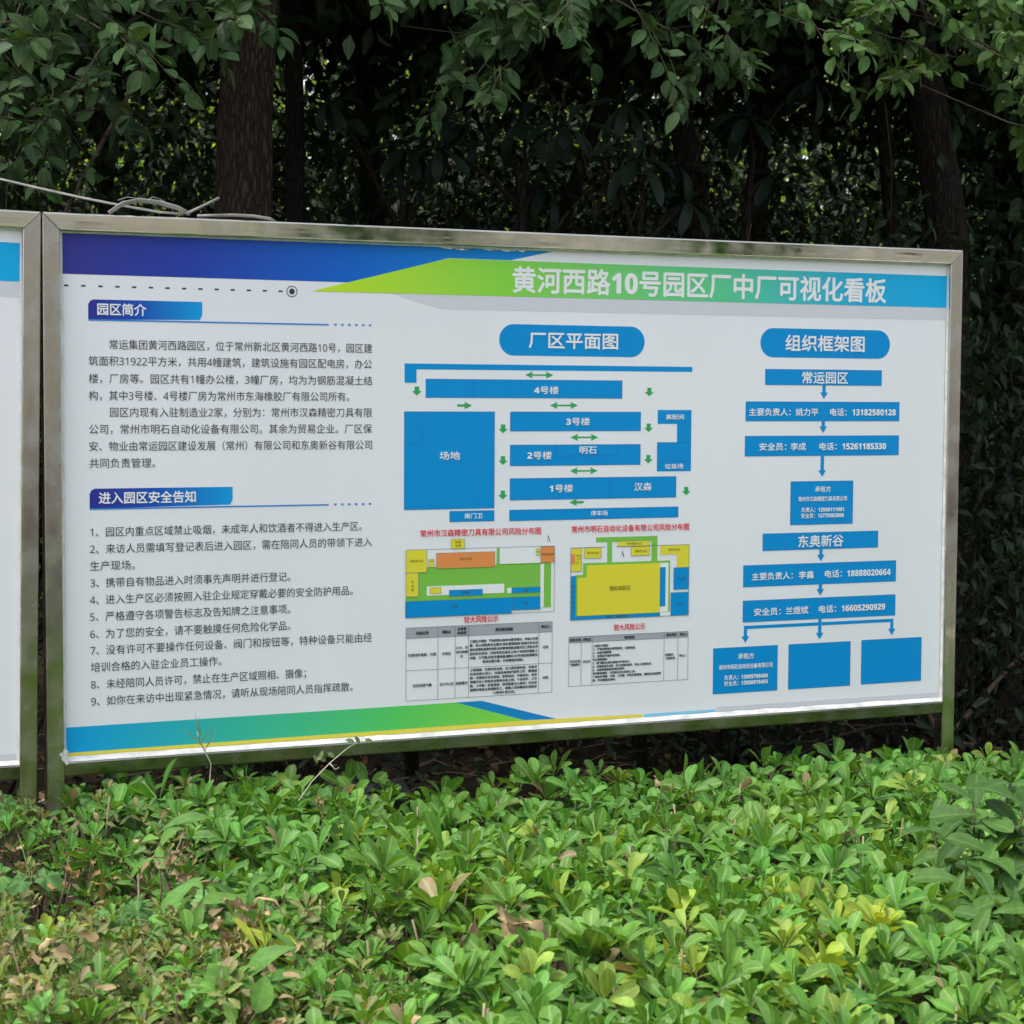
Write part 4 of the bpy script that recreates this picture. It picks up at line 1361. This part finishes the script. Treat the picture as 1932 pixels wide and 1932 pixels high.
def tree(label, path, rad, crowns, nleaf, size, colour, bark, sprays=(), spray_size=.061, spray_col=(.036, .08, .024), spray_n=(22, 32), berries=False,
         lm='leaf_tree', tpl=None, group='trees standing behind the boards', sig=.25, wid=.5, name='tree', var=.25, nlimb=7, flat=.35):
    path = [Vector(p) for p in path]
    root = empty(name, (path[0].x, path[0].y, 0), label, 'tree', group)
    off = root.location
    tb = MB()
    fine = []
    for i in range(len(path) - 1):
        k = max(2, int((path[i + 1] - path[i]).length / .12))
        fine += [path[i].lerp(path[i + 1], j / k) for j in range(k)]
    fine.append(path[-1])
    zt = max(.1, path[-1].z)
    rr = [rad * (1 - .45 * max(0, p.z) / zt) * (1 + .35 * math.exp(-max(0, p.z) * 4)) for p in fine]
    tb.tube(fine, rr, M[bark], 28, 1.0, .15)
    tb.build('trunk', root, off)
    lb = MB()
    L = Leaves()
    tot = sum(r[0] * r[1] * r[2] for c, r in crowns)
    for c, r in crowns:
        q = bulk(L, c, r, int(nleaf * r[0] * r[1] * r[2] / tot), size, colour, var, None, sig, wid)
        for k in range(min(nlimb, len(q))):
            s = path[-1]
            limb(lb, s, Vector(q[k]), rad * .28, rad * .05, M[bark])
    if L.p and group.startswith('trees standing') and not sprays:
        cut_windows(L, path[0].y, 1.35)
    if L.p:
        L.build('crown', tpl or T_OVATE_LO, M[lm], root, off)
    if sprays:
        SL = Leaves(); bunch = []
        for p, d in sprays:
            bb = bunch if berries else None
            spray(SL, lb, p, d, random.randint(*spray_n), spray_size, spray_col, random.uniform(.2, .36), bb)
        SL.build('hanging_leaves', T_OVATE, M['leaf_tree'], root, off)
        for bm_ in bunch[:100]:
            bm_.build('berry', root, off)
        # boughs carrying the low shoots
        for p, d in sprays[::3]:
            limb(lb, path[-1], p - Vector(d).normalized() * .22 + Vector((0, .12, .10)), rad * .16, .003, M['twig_dark'])
    if lb.v:
        lb.build('limbs', root, off)
    return root


def hang(lst, y0=.45, y1=1.3):
    out = []
    for px, py in lst:
        for deep in (0, 1):
            y = random.uniform(y0, y1) + deep * random.uniform(.5, 1.0)
            p = at(px + deep * random.uniform(-70, 70), py - 60 - deep * random.uniform(10, 90), y)
            out.append((p, Vector((random.gauss(0, .6), random.gauss(-.7, .4), random.gauss(-.12, .25)))))
    return out


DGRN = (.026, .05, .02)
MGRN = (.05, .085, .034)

t0 = at(455, 420, 2.2)
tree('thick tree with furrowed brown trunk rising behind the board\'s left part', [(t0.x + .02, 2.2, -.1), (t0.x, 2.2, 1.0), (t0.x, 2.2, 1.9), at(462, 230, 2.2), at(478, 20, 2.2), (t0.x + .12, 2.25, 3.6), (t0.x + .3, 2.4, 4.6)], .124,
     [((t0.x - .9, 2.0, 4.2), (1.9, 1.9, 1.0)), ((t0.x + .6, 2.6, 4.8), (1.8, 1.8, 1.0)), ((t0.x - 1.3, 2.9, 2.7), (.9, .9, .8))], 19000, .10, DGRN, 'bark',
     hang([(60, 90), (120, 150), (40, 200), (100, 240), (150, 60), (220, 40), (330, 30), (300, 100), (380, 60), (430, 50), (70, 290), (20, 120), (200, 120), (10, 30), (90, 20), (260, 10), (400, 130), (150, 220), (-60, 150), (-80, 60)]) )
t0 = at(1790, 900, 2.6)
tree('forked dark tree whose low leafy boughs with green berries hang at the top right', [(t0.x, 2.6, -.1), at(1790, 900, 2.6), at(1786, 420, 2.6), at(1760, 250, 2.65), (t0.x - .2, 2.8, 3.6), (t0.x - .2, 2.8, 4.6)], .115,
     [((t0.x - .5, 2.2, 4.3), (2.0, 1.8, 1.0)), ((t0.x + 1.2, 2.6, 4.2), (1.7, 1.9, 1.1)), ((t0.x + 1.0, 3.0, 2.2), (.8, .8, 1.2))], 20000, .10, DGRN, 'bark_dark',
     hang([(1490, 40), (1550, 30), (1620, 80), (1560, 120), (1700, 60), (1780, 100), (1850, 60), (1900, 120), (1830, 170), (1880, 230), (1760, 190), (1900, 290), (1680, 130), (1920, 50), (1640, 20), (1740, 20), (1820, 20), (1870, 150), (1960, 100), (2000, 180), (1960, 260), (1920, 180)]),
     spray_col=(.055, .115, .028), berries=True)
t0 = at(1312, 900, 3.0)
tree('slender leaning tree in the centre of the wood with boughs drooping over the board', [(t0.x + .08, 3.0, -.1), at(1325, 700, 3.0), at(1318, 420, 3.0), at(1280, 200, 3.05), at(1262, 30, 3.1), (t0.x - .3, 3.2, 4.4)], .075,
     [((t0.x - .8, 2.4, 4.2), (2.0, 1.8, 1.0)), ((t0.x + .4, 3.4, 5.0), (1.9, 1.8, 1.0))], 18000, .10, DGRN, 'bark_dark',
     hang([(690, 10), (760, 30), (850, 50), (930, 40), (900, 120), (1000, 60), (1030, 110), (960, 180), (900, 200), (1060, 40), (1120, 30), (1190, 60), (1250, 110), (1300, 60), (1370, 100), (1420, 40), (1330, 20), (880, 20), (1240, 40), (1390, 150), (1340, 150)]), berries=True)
# other trunks of the wood, without low boughs
for lab, a, c, y, r, bk, cr in [
    ('thin straight dark trunk just right of the thick brown trunk', (566, 900), (553, 60), 3.3, .055, 'bark_dark', ((0, .6, 3.6), (1.5, 1.6, .9))),
    ('dark trunk left of the centre, half hidden by leaves', (715, 900), (690, 60), 4.4, .075, 'bark_dark', ((0, .5, 4.0), (1.7, 1.6, 1.1))),
    ('reddish brown trunk behind the slender leaning tree', (1425, 900), (1432, 60), 4.2, .07, 'bark', ((0, .6, 4.0), (1.8, 1.6, 1.0))),
    ('slim bare trunk beside the forked tree at the right', (1722, 900), (1655, 90), 3.0, .045, 'bark_dark', ((.3, .6, 3.9), (1.6, 1.6, 1.0))),
    ('stout trunk in deep shade beyond the board\'s right post', (1880, 1200), (1915, 200), 3.6, .10, 'bark_dark', ((.6, .4, 3.8), (1.8, 1.6, 1.1))),
    ('thin trunk at the far left of the wood', (215, 900), (190, 60), 4.6, .05, 'bark_dark', ((-.4, .4, 3.8), (1.7, 1.6, 1.1))),
    ('leaning thin trunk slanting right in the middle of the dark wood', (930, 800), (1060, 420), 3.6, .05, 'bark_dark', ((.6, 1.0, 4.0), (1.7, 1.6, 1.0))),
]:
    p0, p1 = at(*a, y), at(*c, y)
    g = p0 + (p0 - p1) * ((p0.z + .1) / (p1.z - p0.z))
    e = p1 + (p1 - p0).normalized() * .9
    tree(lab, [g, p0, p1, e], r, [((e.x + cr[0][0], y + cr[0][1], cr[0][2]), cr[1])], 9500, .10, DGRN, bk, nlimb=6)

# unseen trees added at the left to shade the wood from the sun
for lab, x, y, r in [('unseen leafy tree added at the left to shade the wood, nearest the boards', -3.6, 3.0, .10), ('unseen leafy tree added at the left to shade the wood, further back', -3.0, 6.2, .11), ('unseen leafy tree added at the left to shade the wood, outermost', -6.0, 4.6, .12)]:
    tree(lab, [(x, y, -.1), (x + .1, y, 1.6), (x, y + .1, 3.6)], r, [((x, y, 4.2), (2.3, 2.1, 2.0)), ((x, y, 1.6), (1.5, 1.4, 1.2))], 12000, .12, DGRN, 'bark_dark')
# shrubs of the dark undergrowth
shr = [('dark evergreen shrub filling the wood behind the left board', -1.0, 3.4, 1.2, 1.3), ('dense dark shrub behind the thin trunk left of centre', 1.35, 4.4, 1.5, 1.7), ('dark leafy shrub between the trunks behind the board\'s middle', 2.5, 3.6, 1.25, 1.35),
       ('deep green shrub behind the right half of the board', 3.9, 4.2, 1.4, 1.5), ('dark shrub at the right edge beyond the board\'s post', 4.6, 2.7, 1.0, 1.2), ('broad dark shrub in the far left of the wood', .1, 4.9, 1.4, 1.5),
       ('dark shrub in the back row at the far left', -1.6, 8.2, 2.0, 2.4), ('dark shrub in the back row beyond the thick trunk', 1.2, 8.6, 2.0, 2.4), ('dark shrub in the back row beyond the left palm', 3.6, 8.0, 2.0, 2.4),
       ('dark shrub in the back row beyond the centre palms', 6.0, 8.6, 2.0, 2.4), ('dark shrub in the back row beyond the forked tree', 8.4, 8.2, 2.1, 2.4),
       ('tall dark shrub in the far middle of the wood', 4.2, 6.2, 1.7, 1.9), ('shrub low in the far right of the wood', 6.4, 5.2, 1.8, 1.7), ('black-green shrub right beside the board\'s right post', 3.7, 1.6, .8, 1.15), ('black-green shrub filling the right edge of the wood', 5.4, 3.6, 1.3, 1.6), ('small dark shrub low behind the black sheet', 1.2, 1.9, .7, .62), ('low shrub behind the board\'s right end', 3.1, 2.2, .75, .60)]
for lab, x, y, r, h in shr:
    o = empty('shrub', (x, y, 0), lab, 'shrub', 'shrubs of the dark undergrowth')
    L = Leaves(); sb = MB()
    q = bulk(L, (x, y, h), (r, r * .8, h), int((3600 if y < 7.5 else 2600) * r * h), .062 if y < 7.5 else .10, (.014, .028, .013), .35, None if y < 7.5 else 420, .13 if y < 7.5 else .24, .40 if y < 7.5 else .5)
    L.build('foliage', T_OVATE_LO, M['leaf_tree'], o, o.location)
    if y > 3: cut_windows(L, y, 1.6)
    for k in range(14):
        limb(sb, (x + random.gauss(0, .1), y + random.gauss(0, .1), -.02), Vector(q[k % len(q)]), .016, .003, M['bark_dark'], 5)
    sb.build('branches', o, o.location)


def whorled(label, c, whorls):
    """a young tree carrying whorls of long drooping leaves at its shoot ends"""
    o = empty('broad_leaf_tree', (c.x, c.y, 0), label, 'tree', 'young broad-leaved trees in the dark wood')
    off = o.location
    tb = MB(); lb = MB(); L = Leaves()
    f = c - Vector((0, 0, .35))
    tb.tube([Vector((c.x + .05, c.y, -.05)), Vector((c.x, c.y, f.z * .5)), f], [.03, .026, .02], M['bark_dark'], 10, 1, .15)
    tb.build('trunk', o, off)
    for dx, dy, dz, size, n in whorls:
        h = c + Vector((dx, dy, dz))
        limb(lb, f, h, .012, .006, M['bark_dark'], 6)
        ax = Vector((dx * .8, -.45, 1)).normalized()
        a = ax.orthogonal().normalized(); b_ = ax.cross(a)
        for k in range(n):
            az = 2.39996 * k + random.uniform(-.2, .2)
            el = R(35) - R(75) * (k / n) + random.uniform(-.15, .15)
            rad = a * math.cos(az) + b_ * math.sin(az)
            L.add(h + rad * .01, rad * math.cos(el) + ax * math.sin(el), ax * math.cos(el) - rad * math.sin(el), size * random.uniform(.75, 1.1), size * random.uniform(.24, .32),
                  np.array((.016, .032, .018)) * math.exp(random.gauss(0, .2)), random.uniform(.25, .8))
    L.build('leaves', T_OBOV, M['leaf_palm'], o, off)
    lb.build('limbs', o, off)


whorled('young broad-leaved tree with drooping dark whorls behind the title banner', at(1200, 300, 2.2), [(0, 0, 0, .20, 12), (.28, .1, -.14, .18, 11), (-.25, .1, .12, .18, 10), (.1, .3, .25, .18, 10)])
whorled('young broad-leaved tree with a high dark whorl left of the berries', at(1410, 225, 2.6), [(0, 0, 0, .20, 12), (.22, .15, -.22, .19, 11), (-.22, .2, -.18, .18, 10), (.3, 0, .18, .17, 10)])
whorled('young broad-leaved tree lost in the dark above the blue stripe\'s tip', at(985, 225, 2.6), [(0, 0, 0, .19, 11), (-.3, .1, -.12, .18, 10), (.2, .2, -.25, .18, 10), (-.12, .1, .22, .17, 9)])
whorled('young broad-leaved tree in the dark right of the thick trunk', at(760, 280, 2.8), [(0, 0, 0, .17, 10), (.3, .1, .12, .17, 10), (-.25, .2, .2, .16, 9)])
whorled('young broad-leaved tree in the shade beyond the right post', at(1900, 900, 2.4), [(0, 0, 0, .22, 11), (.2, .1, -.25, .2, 10), (-.15, .1, .3, .2, 10), (.1, .2, .6, .2, 10)])

# bare tangled branches of the undergrowth
for lab, x, y, z, n in [('tangle of thin bare branches left of the thick trunk', .2, 3.0, 2.1, 34), ('tangle of thin bare branches behind the middle of the title banner', 2.6, 3.3, 2.3, 40), ('tangle of thin bare branches left of the forked tree', 3.7, 3.4, 2.3, 36), ('tangle of dry branches on the ground beyond the right post', 3.6, 1.6, .5, 26)]:
    o = empty('bare_bush', (x, y, 0), lab, 'bush', 'bare twiggy bushes in the dark wood')
    sb = MB()
    for k in range(n):
        a_ = Vector((x + random.gauss(0, .12), y + random.gauss(0, .12), -.02 if k % 2 else z * random.uniform(.3, .7)))
        e_ = Vector((x + random.gauss(0, .75), y + random.gauss(0, .5), z + random.gauss(.1, .45)))
        limb(sb, a_, e_, random.uniform(.004, .014), .0015, M['bark_dark' if k % 3 else 'twig'], 6)
    sb.build('branches', o, off := o.location)

# sunlit trees in the open beyond the wood
for lab, x, y, r, h in [('sunlit yellow-green tree glimpsed far left beyond the trunks', -1.2, 11.5, 1.9, 2.6), ('bright tree beyond the wood, seen beside the thick brown trunk', 1.6, 12.0, 1.9, 3.0), ('sunlit bushy tree glimpsed through the left middle of the wood', 4.2, 12.6, 2.0, 2.6),
                        ('yellow-green tree glimpsed through the palms', 6.8, 12.2, 2.0, 3.1), ('bright tree glimpsed behind the forked trunk', 9.4, 12.8, 2.0, 2.8), ('sunlit tree glimpsed at the far right of the wood', 12.0, 12.0, 2.0, 2.8)]:
    tree(lab, [(x, y, -.1), (x + .1, y, 1.5), (x, y, h)], .10, [((x, y, h * .95), (r, 1.2, h * .9))], 5200, .13, (.20, .32, .05), 'bark_dark', lm='leaf_far', group='sunlit trees beyond the wood', sig=.28, nlimb=4)
L = Leaves()
bulk(L, (6, 20, 3.4), (17, 2.0, 4.2), 26000, .30, (.045, .08, .025), .3, 900, .5, .6)
tag(L.build('far_woodland', T_OVATE_LO, M['leaf_far']), 'mass of far-off trees closing the view behind the sunlit trees', 'woodland', kind='stuff')

# dead leaves and twigs on the floor of the wood
L = Leaves(); n = 9000
p = np.stack([rng.uniform(-3, 8, n), rng.uniform(.1, 6.5, n), rng.uniform(.004, .05, n)], 1)
d = rnd_dirs(n); d[:, 2] *= .35
nn = rnd_dirs(n) * .55; nn[:, 2] += 1
l = rng.uniform(.03, .075, n)
L.extend(p, d, nn, l, l * rng.uniform(.35, .6, n), jit((.13, .085, .048), n, .45), rng.uniform(-.6, .8, n))
tag(L.build('leaf_litter', T_OVATE_LO, M['leaf_dead'], crumple=.04), 'dry brown leaves covering the ground under the trees', 'leaf litter', kind='stuff')
sb = MB()
for k in range(700):
    a = Vector((random.uniform(-2, 7), random.uniform(.2, 5), random.uniform(.02, .09)))
    dd = Vector((random.gauss(0, 1), random.gauss(0, 1), random.gauss(0, .18))).normalized() * random.uniform(.1, .5)
    sb.tube([a, a + dd * .5 + Vector((0, 0, .03)), a + dd], [.004, .003, .0015], M['dry_twig'], 4)
tag(sb.build('fallen_twigs'), 'dry fallen twigs scattered over the leaf litter', 'twigs', kind='stuff')

# ================================================================ across the road, seen only as reflections in the steel
bl = empty('office_building', (14, -34, 0), 'plain beige two storey building with rows of windows across the road', 'building')
b = MB(); b.box((-31, -8, 0), (31, 0, 8.2), M['render_wall']); b.build('wall', bl)
b = MB(); b.box((-31.4, -8.4, 8.2), (31.4, .4, 8.6), M['kerb']); b.build('roof', bl)
for fl in (0.9, 5.6):
    for k in range(12):
        x = -29 + 5.0 * k
        b = MB(); b.box((x, -.02, fl), (x + 1.8, .06, fl + 1.7), M['white_paint']); w_ = b.build('window', bl)
        b = MB(); b.box((x + .08, .05, fl + .08), (x + 1.72, .075, fl + 1.62), M['glass']); b.build('pane', w_)
for lab, x, y in [('round street tree across the road, left of its neighbours', -6, -21), ('round street tree across the road in the middle of the row', 7.8, -20), ('round street tree across the road, right of its neighbours', 13.6, -20.5)]:
    tree(lab, [(x, y, -.05), (x, y, 1.5), (x, y, 3.0)], .12, [((x, y, 3.9), (1.2, 1.2, 1.5))], 2500, .22, (.06, .13, .04), 'bark', group='street trees across the road', sig=.3, nlimb=4)
